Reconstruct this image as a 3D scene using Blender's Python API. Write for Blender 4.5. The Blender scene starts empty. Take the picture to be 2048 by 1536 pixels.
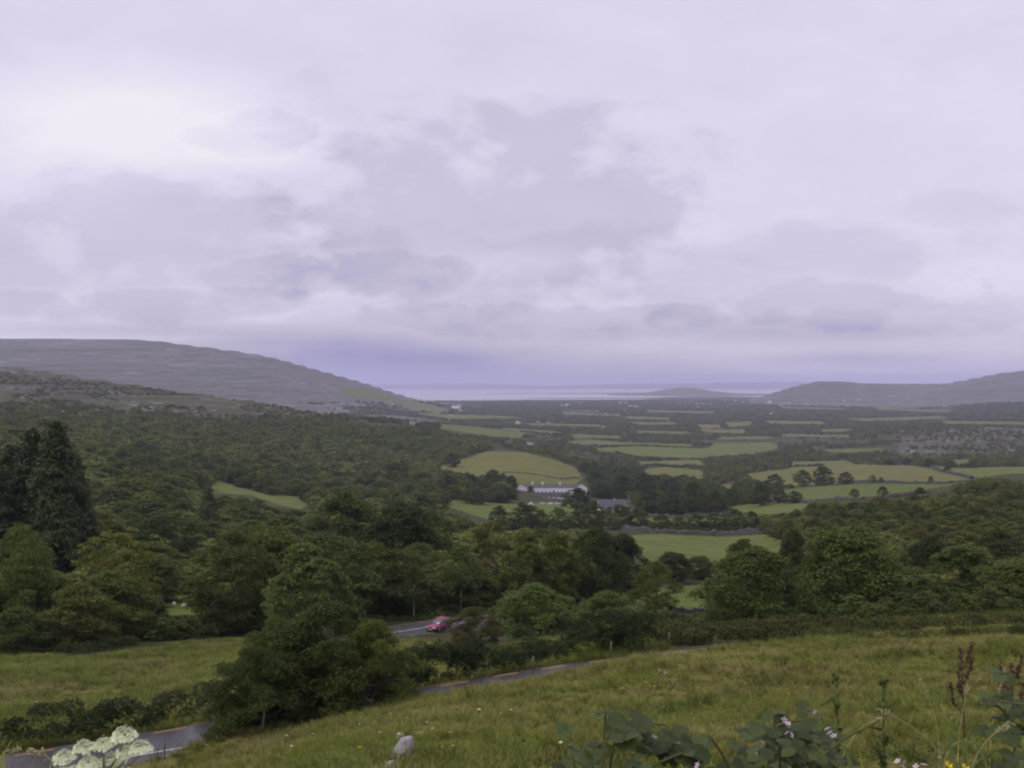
import bpy, math, random
import numpy as np
from mathutils import Vector, Matrix

# ----------------------------------------------------------------------------
# camera, world, sun, exposure
# ----------------------------------------------------------------------------
S = bpy.context.scene
COL = S.collection
F, CX, CY = 2000.0, 1024.0, 768.0          # focal length and centre in photo pixels (2048 x 1536)

cd = bpy.data.cameras.new('camera')
cam = bpy.data.objects.new('camera', cd)
COL.objects.link(cam)
cam.location = (0, 0, 0)
cam.rotation_euler = (math.radians(90), 0, 0)
cd.sensor_width = 36.0
cd.lens = 36.0 * F / 2048.0
cd.dof.use_dof = True
cd.dof.focus_distance = 90.0
cd.dof.aperture_fstop = 22.0
cd.clip_start = 0.05
cd.clip_end = 90000
S.camera = cam

SUN_EL, SUN_AZ = math.radians(56), math.radians(-112)     # azimuth from +Y, clockwise
W = bpy.data.worlds.new('World')
S.world = W
W.use_nodes = True


class NT:
    """small helper for node trees"""
    def __init__(self, tree):
        self.t = tree
        self.t.nodes.clear()

    def n(self, typ, **kw):
        nd = self.t.nodes.new(typ)
        for k, v in kw.items():
            if k.startswith('i_'):
                k2 = k[2:]
                nd.inputs[int(k2) if k2.isdigit() else k2.replace('_', ' ')].default_value = v
            else:
                setattr(nd, k, v)
        return nd

    def l(self, a, b):
        self.t.links.new(a, b)

    def val(self, x, sock):
        if isinstance(x, (int, float)):
            sock.default_value = x
        elif isinstance(x, (tuple, list)):
            sock.default_value = tuple(x) if len(x) == 3 or sock.type != 'RGBA' else x
            if sock.type == 'RGBA' and len(x) == 3:
                sock.default_value = (*x, 1)
        else:
            self.l(x, sock)

    def m(self, op, a, b=None, c=None, clamp=False):
        nd = self.n('ShaderNodeMath', operation=op, use_clamp=clamp)
        self.val(a, nd.inputs[0])
        if b is not None:
            self.val(b, nd.inputs[1])
        if c is not None:
            self.val(c, nd.inputs[2])
        return nd.outputs[0]

    def vm(self, op, a, b=None):
        nd = self.n('ShaderNodeVectorMath', operation=op)
        self.val(a, nd.inputs[0])
        if b is not None:
            self.val(b, nd.inputs[1])
        return nd.outputs[0]

    def mix(self, f, a, b, blend='MIX'):
        nd = self.n('ShaderNodeMix', data_type='RGBA', blend_type=blend)
        self.val(f, nd.inputs[0])
        for x, s in ((a, nd.inputs[6]), (b, nd.inputs[7])):
            if isinstance(x, (tuple, list)):
                s.default_value = (x[0], x[1], x[2], 1)
            else:
                self.l(x, s)
        return nd.outputs[2]

    def noise(self, vec, scale, detail=4.0, rough=0.55, dist=0.0, out=0):
        nd = self.n('ShaderNodeTexNoise')
        if vec is not None:
            self.l(vec, nd.inputs['Vector'])
        nd.inputs['Scale'].default_value = scale
        nd.inputs['Detail'].default_value = detail
        nd.inputs['Roughness'].default_value = rough
        nd.inputs['Distortion'].default_value = dist
        return nd.outputs[out]

    def ramp(self, f, stops, interp='LINEAR'):
        nd = self.n('ShaderNodeValToRGB')
        cr = nd.color_ramp
        cr.interpolation = interp
        while len(cr.elements) < len(stops):
            cr.elements.new(0.5)
        for e, (p, c) in zip(cr.elements, stops):
            e.position = p
            e.color = (*c, 1) if len(c) == 3 else c
        self.l(f, nd.inputs[0])
        return nd.outputs[0]

    def rng(self, x, a, b, c=0.0, d=1.0):
        nd = self.n('ShaderNodeMapRange')
        self.l(x, nd.inputs[0])
        for i, v in enumerate((a, b, c, d)):
            nd.inputs[1 + i].default_value = v
        return nd.outputs[0]

    def comb(self, x, y, z):
        nd = self.n('ShaderNodeCombineXYZ')
        for v, s in zip((x, y, z), nd.inputs):
            self.val(v, s)
        return nd.outputs[0]


def build_world():
    g = NT(W.node_tree)
    tc = g.n('ShaderNodeTexCoord')
    sp = g.n('ShaderNodeSeparateXYZ')
    nrm = g.vm('NORMALIZE', tc.outputs['Generated'])
    g.l(nrm, sp.inputs[0])
    x, y, z = sp.outputs
    # clouds live on a flat deck: project the direction on it
    zz = g.m('ADD', g.m('MAXIMUM', z, 0.0), 0.055)
    deck = g.comb(g.m('DIVIDE', x, zz), g.m('DIVIDE', y, zz), 0.0)
    # azimuth / elevation in tangent units for the larger weather features ahead
    yy = g.m('MAXIMUM', y, 0.25)
    u0 = g.m('DIVIDE', x, yy)
    t0 = g.m('DIVIDE', z, yy)
    uv = g.comb(u0, g.m('MULTIPLY', t0, 2.3), 0.0)
    fine = g.noise(uv, 7.0, 9.0, 0.60, 0.3)
    edge = g.noise(g.comb(u0, g.m('MULTIPLY', t0, 1.7), 4.4), 7.5, 12.0, 0.60, 0.1)
    ed = g.m('SUBTRACT', edge, 0.5)
    band = g.noise(g.comb(g.m('MULTIPLY', u0, 3.0), g.m('MULTIPLY', t0, 17.0), 3.7), 1.6, 7.0, 0.60, 0.4)
    dk = g.noise(deck, 0.9, 6.0, 0.55, 0.3)
    s = g.m('ADD', 0.70, g.m('MULTIPLY', g.m('SUBTRACT', fine, 0.5), 0.20))
    bw = g.rng(t0, 0.22, 0.03, 0.0, 0.45)
    s = g.m('ADD', s, g.m('MULTIPLY', g.m('SUBTRACT', band, 0.5), bw))
    s = g.m('ADD', s, g.m('MULTIPLY', g.m('SUBTRACT', dk, 0.5), 0.10))

    def feature(px, py, rx, ry):
        """1 - squared distance from a cloud's middle, in units of its half size"""
        du = g.m('MULTIPLY', g.m('SUBTRACT', u0, (px - CX) / F), F / rx)
        dt = g.m('MULTIPLY', g.m('SUBTRACT', t0, (CY - py) / F), F / ry)
        return g.m('ADD', g.m('MULTIPLY', du, du), g.m('MULTIPLY', dt, dt))

    # bodies of cloud with ragged rims: (photo px x, y, half sizes, depth, raggedness, softness, bright rim)
    for (px, py, rx, ry, dep, rag, soft, rim) in (
            (980, 440, 480, 210, 0.18, 4.6, 0.42, 0.12), (250, 500, 600, 150, 0.13, 5.0, 0.5, 0.10), (640, 230, 120, 110, 0.06, 5.5, 0.5, 0.05), (520, 275, 120, 60, 0.07, 6.5, 0.4, 0.10),
            (1500, 540, 520, 110, 0.07, 5.5, 0.45, 0.07), (650, 550, 300, 50, 0.05, 6.0, 0.36, 0.13), (1750, 620, 420, 55, 0.08, 5.5, 0.4, 0.09), (300, 610, 420, 36, 0.06, 5.5, 0.4, 0.12),
            (1900, 420, 150, 40, 0.05, 5.0, 0.5, 0.05), (1150, 640, 600, 36, 0.09, 5.5, 0.45, 0.12)):
        q = g.m('SUBTRACT', g.m('ADD', 1.0, g.m('MULTIPLY', ed, rag)), feature(px, py, rx, ry))
        mk = g.rng(q, -soft, soft)
        s = g.m('SUBTRACT', s, g.m('MULTIPLY', mk, dep))
        if rim:
            rm = g.m('MULTIPLY', g.m('MULTIPLY', mk, g.m('SUBTRACT', 1.0, mk)), rim * 2.2)
            s = g.m('ADD', s, rm)
    # soft glows and dark bands: (photo px x, y, radius x, radius y, amount)
    for (px, py, rx, ry, am) in (
            (270, 250, 230, 80, 0.33), (60, 270, 220, 110, 0.10), (1000, -150, 2500, 180, 0.02), (1750, 250, 500, 220, 0.04), (1060, 525, 90, 22, 0.16), (600, 262, 110, 22, 0.10), (480, 310, 120, 20, 0.10),
            (800, 735, 330, 46, -0.62), (560, 695, 200, 26, -0.26), (270, 662, 260, 14, -0.15), (120, 676, 420, 8, 0.12), (520, 700, 100, 9, 0.14),
            (1650, 663, 270, 16, -0.26), (1730, 717, 110, 9, -0.24), (1650, 640, 400, 40, -0.05), (1750, 745, 400, 18, 0.08), (1950, 560, 140, 40, 0.10), (1200, 700, 300, 12, 0.06)):
        r2 = feature(px, py, rx, ry)
        r2 = g.m('ADD', r2, g.m('MULTIPLY', ed, 2.0 if ry > 20 else 1.0))
        s = g.m('ADD', s, g.m('MULTIPLY', g.m('EXPONENT', g.m('MULTIPLY', g.m('MAXIMUM', r2, 0.0), -0.7)), am))
    col = g.ramp(s, [(0.0, (0.32, 0.30, 0.55)), (0.22, (0.43, 0.40, 0.645)), (0.42, (0.575, 0.53, 0.675)),
                     (0.6, (0.69, 0.62, 0.785)), (0.8, (0.84, 0.765, 0.93)), (1.0, (0.95, 0.90, 0.96))])
    sky = g.n('ShaderNodeTexSky', sky_type='NISHITA', sun_disc=False, sun_elevation=SUN_EL,
              sun_rotation=SUN_AZ, altitude=100.0, air_density=1.0, dust_density=2.0)
    skc = g.mix(1.0, sky.outputs[0], (0.10, 0.10, 0.10), 'MULTIPLY')
    full = g.mix(0.94, skc, col)
    bg = g.n('ShaderNodeBackground')
    g.l(full, bg.inputs[0])
    bg.inputs[1].default_value = 1.0
    out = g.n('ShaderNodeOutputWorld')
    g.l(bg.outputs[0], out.inputs[0])


build_world()

sl = bpy.data.lights.new('sun', 'SUN')
sl.energy = 1.25
sl.angle = math.radians(25)
sl.color = (1.0, 0.93, 0.78)
sun = bpy.data.objects.new('sun', sl)
COL.objects.link(sun)
_dir = Vector((math.sin(SUN_AZ) * math.cos(SUN_EL), math.cos(SUN_AZ) * math.cos(SUN_EL), math.sin(SUN_EL)))
sun.rotation_euler = (-_dir).to_track_quat('-Z', 'Y').to_euler()
sun.location = (-200, 100, 400)

S.view_settings.view_transform = 'Standard'
S.view_settings.look = 'None'
S.view_settings.exposure = 0.0
S.view_settings.gamma = 1.0
S.view_settings.use_curve_mapping = False
S.render.engine = 'CYCLES'
S.cycles.use_denoising = True
S.cycles.max_bounces = 5
S.cycles.diffuse_bounces = 3
S.cycles.glossy_bounces = 2
S.cycles.transmission_bounces = 3
S.cycles.transparent_max_bounces = 6
S.cycles.volume_bounces = 1
S.cycles.filter_width = 2.2
S.cycles.caustics_reflective = False
S.cycles.caustics_refractive = False

R = np.random.default_rng(7)
random.seed(7)

# ----------------------------------------------------------------------------
# helpers
# ----------------------------------------------------------------------------


def tag(o, label=None, cat=None, group=None, kind=None):
    if label:
        o['label'] = label
    if cat:
        o['category'] = cat
    if group:
        o['group'] = group
    if kind:
        o['kind'] = kind
    return o


def empty(name, loc, label, cat, group=None, rz=0.0):
    o = bpy.data.objects.new(name, None)
    COL.objects.link(o)
    o.location = loc
    o.rotation_euler = (0, 0, rz)
    o.empty_display_size = 0.3
    return tag(o, label, cat, group)


def make_mesh(name, V, faces, mats=(), midx=None, attrs=None, smooth=False, loose=False):
    """faces: one (n,k) int array or a list of such arrays (mixed sizes)"""
    V = np.asarray(V, dtype=np.float32).reshape(-1, 3)
    if isinstance(faces, np.ndarray):
        faces = [faces]
    faces = [np.asarray(f, dtype=np.int32) for f in faces if len(f)]
    me = bpy.data.meshes.new(name)
    me.vertices.add(len(V))
    me.vertices.foreach_set('co', V.ravel())
    if faces:
        idx = np.concatenate([f.ravel() for f in faces])
        tot = np.concatenate([np.full(len(f), f.shape[1], np.int32) for f in faces])
        st = np.concatenate([[0], np.cumsum(tot)[:-1]]).astype(np.int32)
        me.loops.add(len(idx))
        me.loops.foreach_set('vertex_index', idx)
        me.polygons.add(len(tot))
        me.polygons.foreach_set('loop_start', st)
        me.polygons.foreach_set('loop_total', tot)
        if midx is not None:
            me.polygons.foreach_set('material_index', np.asarray(midx, np.int32))
        me.polygons.foreach_set('use_smooth', np.full(len(tot), bool(smooth)))
    for m in mats:
        me.materials.append(m)
    me.update(calc_edges=True)
    if attrs:
        for k, a in attrs.items():
            a = np.asarray(a)
            if a.ndim == 2:
                at = me.attributes.new(k, 'FLOAT_VECTOR', 'POINT')
                at.data.foreach_set('vector', a.astype(np.float32).ravel())
            elif a.dtype.kind in 'iu':
                at = me.attributes.new(k, 'INT', 'POINT')
                at.data.foreach_set('value', a.astype(np.int32))
            else:
                at = me.attributes.new(k, 'FLOAT', 'POINT')
                at.data.foreach_set('value', a.astype(np.float32))
    return me


def link(name, me, parent=None, loc=(0, 0, 0)):
    o = bpy.data.objects.new(name, me)
    COL.objects.link(o)
    o.location = loc
    if parent is not None:
        o.parent = parent
    return o


class MB:
    """collects polygons, builds one mesh"""
    def __init__(self):
        self.v, self.f = [], []

    def add(self, vs, fs):
        b = len(self.v)
        self.v += [tuple(p) for p in vs]
        self.f += [tuple(i + b for i in f) for f in fs]
        return self

    def box(self, c, s, rz=0.0, top=1.0):
        hx, hy, hz = s[0] / 2, s[1] / 2, s[2] / 2
        ca, sa = math.cos(rz), math.sin(rz)
        vs = []
        for z, k in ((-hz, 1.0), (hz, top)):
            for x, y in ((-hx, -hy), (hx, -hy), (hx, hy), (-hx, hy)):
                x, y = x * k, y * k
                vs.append((c[0] + x * ca - y * sa, c[1] + x * sa + y * ca, c[2] + z))
        return self.add(vs, [(3, 2, 1, 0), (4, 5, 6, 7), (0, 1, 5, 4), (1, 2, 6, 5), (2, 3, 7, 6), (3, 0, 4, 7)])

    def tube(self, pts, radii, n=6, cap=True):
        pts = [Vector(p) for p in pts]
        rings = []
        for i, p in enumerate(pts):
            a = pts[max(i - 1, 0)]
            b = pts[min(i + 1, len(pts) - 1)]
            d = (b - a).normalized()
            s = d.cross(Vector((0, 0, 1)))
            if s.length < 1e-3:
                s = d.cross(Vector((1, 0, 0)))
            s.normalize()
            t = d.cross(s)
            rings.append([p + (s * math.cos(2 * math.pi * k / n) + t * math.sin(2 * math.pi * k / n)) * radii[i] for k in range(n)])
        vs = [q for r in rings for q in r]
        fs = []
        for i in range(len(pts) - 1):
            for k in range(n):
                fs.append((i * n + k, i * n + (k + 1) % n, (i + 1) * n + (k + 1) % n, (i + 1) * n + k))
        if cap:
            fs.append(tuple(range(n - 1, -1, -1)))
            fs.append(tuple((len(pts) - 1) * n + k for k in range(n)))
        return self.add(vs, fs)

    def arrays(self):
        by = {}
        for f in self.f:
            by.setdefault(len(f), []).append(f)
        return np.array(self.v, np.float32), [np.array(x, np.int32) for x in by.values()]

    def mesh(self, name, mat, smooth=False, attrs=None):
        me = bpy.data.meshes.new(name)
        me.from_pydata(self.v, [], self.f)
        me.materials.append(mat)
        if smooth:
            me.polygons.foreach_set('use_smooth', np.full(len(me.polygons), True))
        me.update()
        return me

    def build(self, name, mat, parent=None, smooth=False, loc=(0, 0, 0)):
        return link(name, self.mesh(name, mat, smooth), parent, loc)


def _hash(i, j, seed):
    n = (i.astype(np.int64) * 374761393 + j.astype(np.int64) * 668265263 + seed * 974711) & 0x7fffffff
    n = (n ^ (n >> 13)) * 1274126177 & 0x7fffffff
    return ((n ^ (n >> 16)) & 0xffff) / 65535.0


def vnoise(x, y, seed=0):
    x = np.asarray(x, float)
    y = np.asarray(y, float)
    i, j = np.floor(x), np.floor(y)
    fx, fy = x - i, y - j
    fx, fy = fx * fx * (3 - 2 * fx), fy * fy * (3 - 2 * fy)
    a, b = _hash(i, j, seed), _hash(i + 1, j, seed)
    c, d = _hash(i, j + 1, seed), _hash(i + 1, j + 1, seed)
    return (a * (1 - fx) + b * fx) * (1 - fy) + (c * (1 - fx) + d * fx) * fy


def fbm(x, y, oct=4, seed=0, rough=0.5):
    x = np.asarray(x, float)
    y = np.asarray(y, float)
    s, a, t = 0.0, 1.0, 0.0
    for k in range(oct):
        s = s + a * (vnoise(x * 2 ** k + 17.3 * k, y * 2 ** k - 9.1 * k, seed + k) - 0.5)
        t += a
        a *= rough
    return s / t


def inpoly(px, py, poly):
    poly = np.asarray(poly, float)
    px = np.asarray(px, float)
    py = np.asarray(py, float)
    r = np.zeros(px.shape, bool)
    bb = (px >= poly[:, 0].min()) & (px <= poly[:, 0].max()) & (py >= poly[:, 1].min()) & (py <= poly[:, 1].max())
    if not bb.any():
        return r
    qx, qy = px[bb], py[bb]
    c = np.zeros(qx.shape, bool)
    n = len(poly)
    for i in range(n):
        x1, y1 = poly[i]
        x2, y2 = poly[(i + 1) % n]
        if y1 == y2:
            continue
        k = ((y1 > qy) != (y2 > qy)) & (qx < (x2 - x1) * (qy - y1) / (y2 - y1) + x1)
        c ^= k
    r[bb] = c
    return r


def smooth01(t):
    t = np.clip(t, 0, 1)
    return t * t * (3 - 2 * t)


# ----------------------------------------------------------------------------
# materials
# ----------------------------------------------------------------------------


def material(name):
    m = bpy.data.materials.new(name)
    m.use_nodes = True
    return m, NT(m.node_tree)


def finish(g, shader, bump=None):
    o = g.n('ShaderNodeOutputMaterial')
    g.l(shader, o.inputs[0])


def principled(g, col, rough=0.8, spec=0.3, bump=None, bstr=0.3, bdist=0.05, metal=0.0):
    p = g.n('ShaderNodeBsdfPrincipled')
    g.val(col, p.inputs['Base Color'])
    g.val(rough, p.inputs['Roughness'])
    p.inputs['Specular IOR Level'].default_value = spec
    p.inputs['Metallic'].default_value = metal
    if bump is not None:
        b = g.n('ShaderNodeBump', i_Strength=bstr, i_Distance=bdist)
        g.l(bump, b.inputs['Height'])
        g.l(b.outputs[0], p.inputs['Normal'])
    return p.outputs[0]


def simple(name, col, rough=0.7, spec=0.3, var=0.15, scale=3.0, metal=0.0, bstr=0.0):
    m, g = material(name)
    tc = g.n('ShaderNodeTexCoord')
    nz = g.noise(tc.outputs['Object'], scale, 5.0, 0.6)
    f = g.rng(nz, 0.25, 0.75, 1 - var, 1 + var)
    vv = g.comb(f, f, f)
    c = g.mix(1.0, (*col,), vv, 'MULTIPLY')
    finish(g, principled(g, c, rough, spec, nz if bstr else None, bstr, 0.02, metal))
    return m


def foliage(name, dark, light, transl=0.25, rnd=0.35, rough=0.55, spec=0.2, patch=0.0):
    m, g = material(name)
    at = g.n('ShaderNodeAttribute', attribute_name='tone')
    oi = g.n('ShaderNodeObjectInfo')
    c = g.mix(at.outputs['Fac'], dark, light)
    c = g.mix(1.0, c, oi.outputs['Color'], 'MULTIPLY')
    if patch:
        # stands of different species: broad patches of darker and yellower green
        geo = g.n('ShaderNodeNewGeometry')
        pn = g.noise(geo.outputs['Position'], 0.018, 3.0, 0.6)
        c = g.mix(g.rng(pn, 0.40, 0.62, 0.0, patch), c, g.mix(1.0, c, (0.55, 0.60, 0.70), 'MULTIPLY'))
    # every plant has its own depth of green, some a little more yellow
    br = g.rng(oi.outputs['Random'], 0.0, 1.0, 1 - rnd, 1 + rnd)
    r2 = g.m('FRACT', g.m('MULTIPLY', oi.outputs['Random'], 17.31))
    rr = g.m('MULTIPLY', br, g.rng(r2, 0, 1, 0.84, 1.05))
    c = g.mix(1.0, c, g.comb(rr, br, br), 'MULTIPLY')
    d = principled(g, c, rough, spec)
    t = g.n('ShaderNodeBsdfTranslucent')
    g.l(g.mix(1.0, c, (1.25, 1.25, 0.7), 'MULTIPLY'), t.inputs[0])
    mx = g.n('ShaderNodeMixShader', i_0=transl)
    g.l(d, mx.inputs[1])
    g.l(t.outputs[0], mx.inputs[2])
    finish(g, mx.outputs[0])
    return m


def ground_mat(name, a, b, c=None, s1=0.02, s2=0.25, thr=(0.4, 0.62), bump=0.4, bdist=0.4, c_thr=(0.55, 0.7), s3=0.06, stretch=None):
    m, g = material(name)
    geo = g.n('ShaderNodeNewGeometry')
    pos = geo.outputs['Position']
    p2 = g.vm('MULTIPLY', pos, stretch) if stretch else pos
    n1 = g.noise(p2, s1, 6.0, 0.6)
    n2 = g.noise(p2, s2, 5.0, 0.62)
    f = g.m('ADD', g.m('MULTIPLY', n1, 0.6), g.m('MULTIPLY', n2, 0.4))
    col = g.mix(g.rng(f, thr[0], thr[1]), a, b)
    if c is not None:
        n3 = g.noise(p2, s3, 7.0, 0.65, 0.4)
        col = g.mix(g.rng(n3, c_thr[0], c_thr[1]), col, c)
    k = g.rng(n2, 0.25, 0.75, 0.8, 1.2)
    col = g.mix(1.0, col, g.comb(k, k, k), 'MULTIPLY')
    finish(g, principled(g, col, 0.95, 0.1, n2, bump, bdist))
    return m


M = {}
M['scrub'] = ground_mat('scrub_ground', (0.045, 0.052, 0.020), (0.075, 0.076, 0.034), (0.030, 0.036, 0.015), 0.01, 0.15)
M['meadow'] = ground_mat('meadow_ground', (0.125, 0.130, 0.028), (0.20, 0.175, 0.062), (0.07, 0.075, 0.020), 0.35, 2.2, (0.4, 0.6), 0.6, 0.15, (0.56, 0.68), 0.25)
M['pasture'] = ground_mat('pasture_grass', (0.100, 0.138, 0.030), (0.128, 0.150, 0.040), (0.062, 0.085, 0.022), 0.015, 0.12, (0.4, 0.6), 0.3, 0.25, (0.60, 0.74), 0.16)
M['pasture_bright'] = ground_mat('lush_pasture_grass', (0.088, 0.132, 0.026), (0.112, 0.142, 0.034), (0.078, 0.104, 0.024), 0.012, 0.10, (0.4, 0.6), 0.25, 0.2)
M['pasture_tan'] = ground_mat('dry_pasture_grass', (0.122, 0.138, 0.036), (0.150, 0.150, 0.048), (0.072, 0.088, 0.024), 0.013, 0.10, (0.4, 0.6), 0.25, 0.2, (0.58, 0.72), 0.14)
M['shore'] = ground_mat('shore_land', (0.10, 0.105, 0.06), (0.16, 0.155, 0.10), None, 0.002, 0.012)


def limestone_mat(name, veg, rock, pale, zs, thr, pthr, s=0.004):
    m, g = material(name)
    geo = g.n('ShaderNodeNewGeometry')
    pos = geo.outputs['Position']
    st = g.vm('MULTIPLY', pos, (1.0, 1.0, zs))
    n1 = g.noise(st, s, 8.0, 0.66, 0.5)
    n2 = g.noise(st, s * 6.5, 6.0, 0.65, 0.2)
    n3 = g.noise(pos, s * 1.3, 4.0, 0.6)
    f = g.m('ADD', g.m('MULTIPLY', n1, 0.55), g.m('MULTIPLY', n2, 0.45))
    col = g.mix(g.rng(f, thr[0], thr[1]), veg, rock)
    pf = g.m('MULTIPLY', g.rng(n2, pthr[0], pthr[1]), g.rng(n3, 0.42, 0.6))
    col = g.mix(pf, col, pale)
    finish(g, principled(g, col, 0.9, 0.15, n2, 0.5, 2.0))
    return m


M['lime_far'] = limestone_mat('limestone_pavement_slope', (0.080, 0.088, 0.048), (0.155, 0.150, 0.160), (0.36, 0.35, 0.37), 26.0, (0.40, 0.60), (0.54, 0.66), 0.0022)
M['lime_mid'] = limestone_mat('limestone_and_heath', (0.060, 0.068, 0.026), (0.130, 0.128, 0.120), (0.40, 0.39, 0.40), 7.0, (0.49, 0.66), (0.58, 0.66), 0.007)
M['lime_right'] = limestone_mat('limestone_outcrop_ground', (0.065, 0.07, 0.034), (0.085, 0.083, 0.075), (0.30, 0.29, 0.30), 14.0, (0.50, 0.62), (0.53, 0.60), 0.011)


def asphalt():
    m, g = material('wet_asphalt')
    geo = g.n('ShaderNodeNewGeometry')
    n = g.noise(geo.outputs['Position'], 9.0, 6.0, 0.7)
    n2 = g.noise(geo.outputs['Position'], 0.5, 4.0, 0.6)
    c = g.mix(g.rng(n, 0.3, 0.7), (0.030, 0.030, 0.033), (0.055, 0.054, 0.058))
    ro = g.rng(n2, 0.3, 0.7, 0.22, 0.50)
    finish(g, principled(g, c, ro, 0.5, n, 0.12, 0.01))
    return m


def sea_mat():
    m, g = material('sea_water')
    geo = g.n('ShaderNodeNewGeometry')
    p = g.vm('MULTIPLY', geo.outputs['Position'], (0.4, 1.0, 1.0))
    n = g.noise(p, 0.02, 5.0, 0.6)
    n2 = g.noise(p, 0.0007, 4.0, 0.6)
    c = g.mix(g.rng(n2, 0.35, 0.65), (0.36, 0.37, 0.42), (0.44, 0.45, 0.50))
    finish(g, principled(g, c, g.rng(n2, 0.35, 0.65, 0.24, 0.30), 0.6, n, 0.06, 3.0))
    return m


M['asphalt'] = asphalt()
M['sea'] = sea_mat()
M['yellow_paint'] = simple('worn_yellow_road_paint', (0.36, 0.22, 0.06), 0.7, 0.3, 0.3, 4.0)
M['white_paint_road'] = simple('worn_white_road_paint', (0.62, 0.62, 0.62), 0.7, 0.3, 0.2, 4.0)
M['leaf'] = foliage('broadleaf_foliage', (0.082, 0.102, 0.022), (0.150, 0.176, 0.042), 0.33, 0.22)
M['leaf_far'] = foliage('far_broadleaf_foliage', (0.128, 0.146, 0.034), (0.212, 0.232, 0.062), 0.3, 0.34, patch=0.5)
M['needle'] = foliage('spruce_needles', (0.038, 0.054, 0.016), (0.078, 0.100, 0.030), 0.1, 0.15)
M['hedge'] = foliage('hedge_foliage', (0.040, 0.056, 0.013), (0.098, 0.122, 0.030), 0.2, 0.2)
M['bark'] = simple('grey_brown_bark', (0.10, 0.085, 0.065), 0.9, 0.1, 0.4, 6.0)
M['pale_bark'] = simple('pale_birch_bark', (0.36, 0.34, 0.30), 0.8, 0.2, 0.3, 5.0)
M['limewash'] = simple('white_rendered_wall', (0.88, 0.87, 0.86), 0.8, 0.2, 0.07, 0.6)
M['cream'] = simple('cream_rendered_wall', (0.72, 0.68, 0.52), 0.8, 0.2, 0.07, 0.6)
M['greywall'] = simple('grey_rendered_wall', (0.40, 0.40, 0.40), 0.8, 0.2, 0.12, 0.6)
M['slate'] = simple('blue_grey_slate', (0.085, 0.085, 0.105), 0.55, 0.4, 0.25, 1.5)
M['darkslate'] = simple('dark_purple_slate', (0.060, 0.048, 0.058), 0.6, 0.4, 0.25, 1.5)
M['glass'] = simple('dark_window_glass', (0.03, 0.035, 0.045), 0.12, 0.6, 0.1, 1.0)
M['trim'] = simple('white_painted_trim', (0.80, 0.80, 0.80), 0.5, 0.4, 0.03, 1.0)
M['door'] = simple('dark_painted_door', (0.05, 0.07, 0.06), 0.5, 0.4, 0.1, 2.0)
M['stone'] = simple('grey_limestone', (0.34, 0.33, 0.33), 0.9, 0.2, 0.35, 3.5, bstr=0.6)
M['wallstone'] = simple('lichened_wall_stone', (0.085, 0.082, 0.072), 0.95, 0.1, 0.5, 0.7, bstr=0.5)
M['wood'] = simple('weathered_post_wood', (0.16, 0.135, 0.11), 0.9, 0.1, 0.3, 8.0)

# ----------------------------------------------------------------------------
# terrain: height profiles along thirteen bearings, metres below/above the eye
# ----------------------------------------------------------------------------
EYE = 1.65
SEA = -127.0


def Y(d, y):
    return (d, -(y - CY) / F * d)


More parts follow.
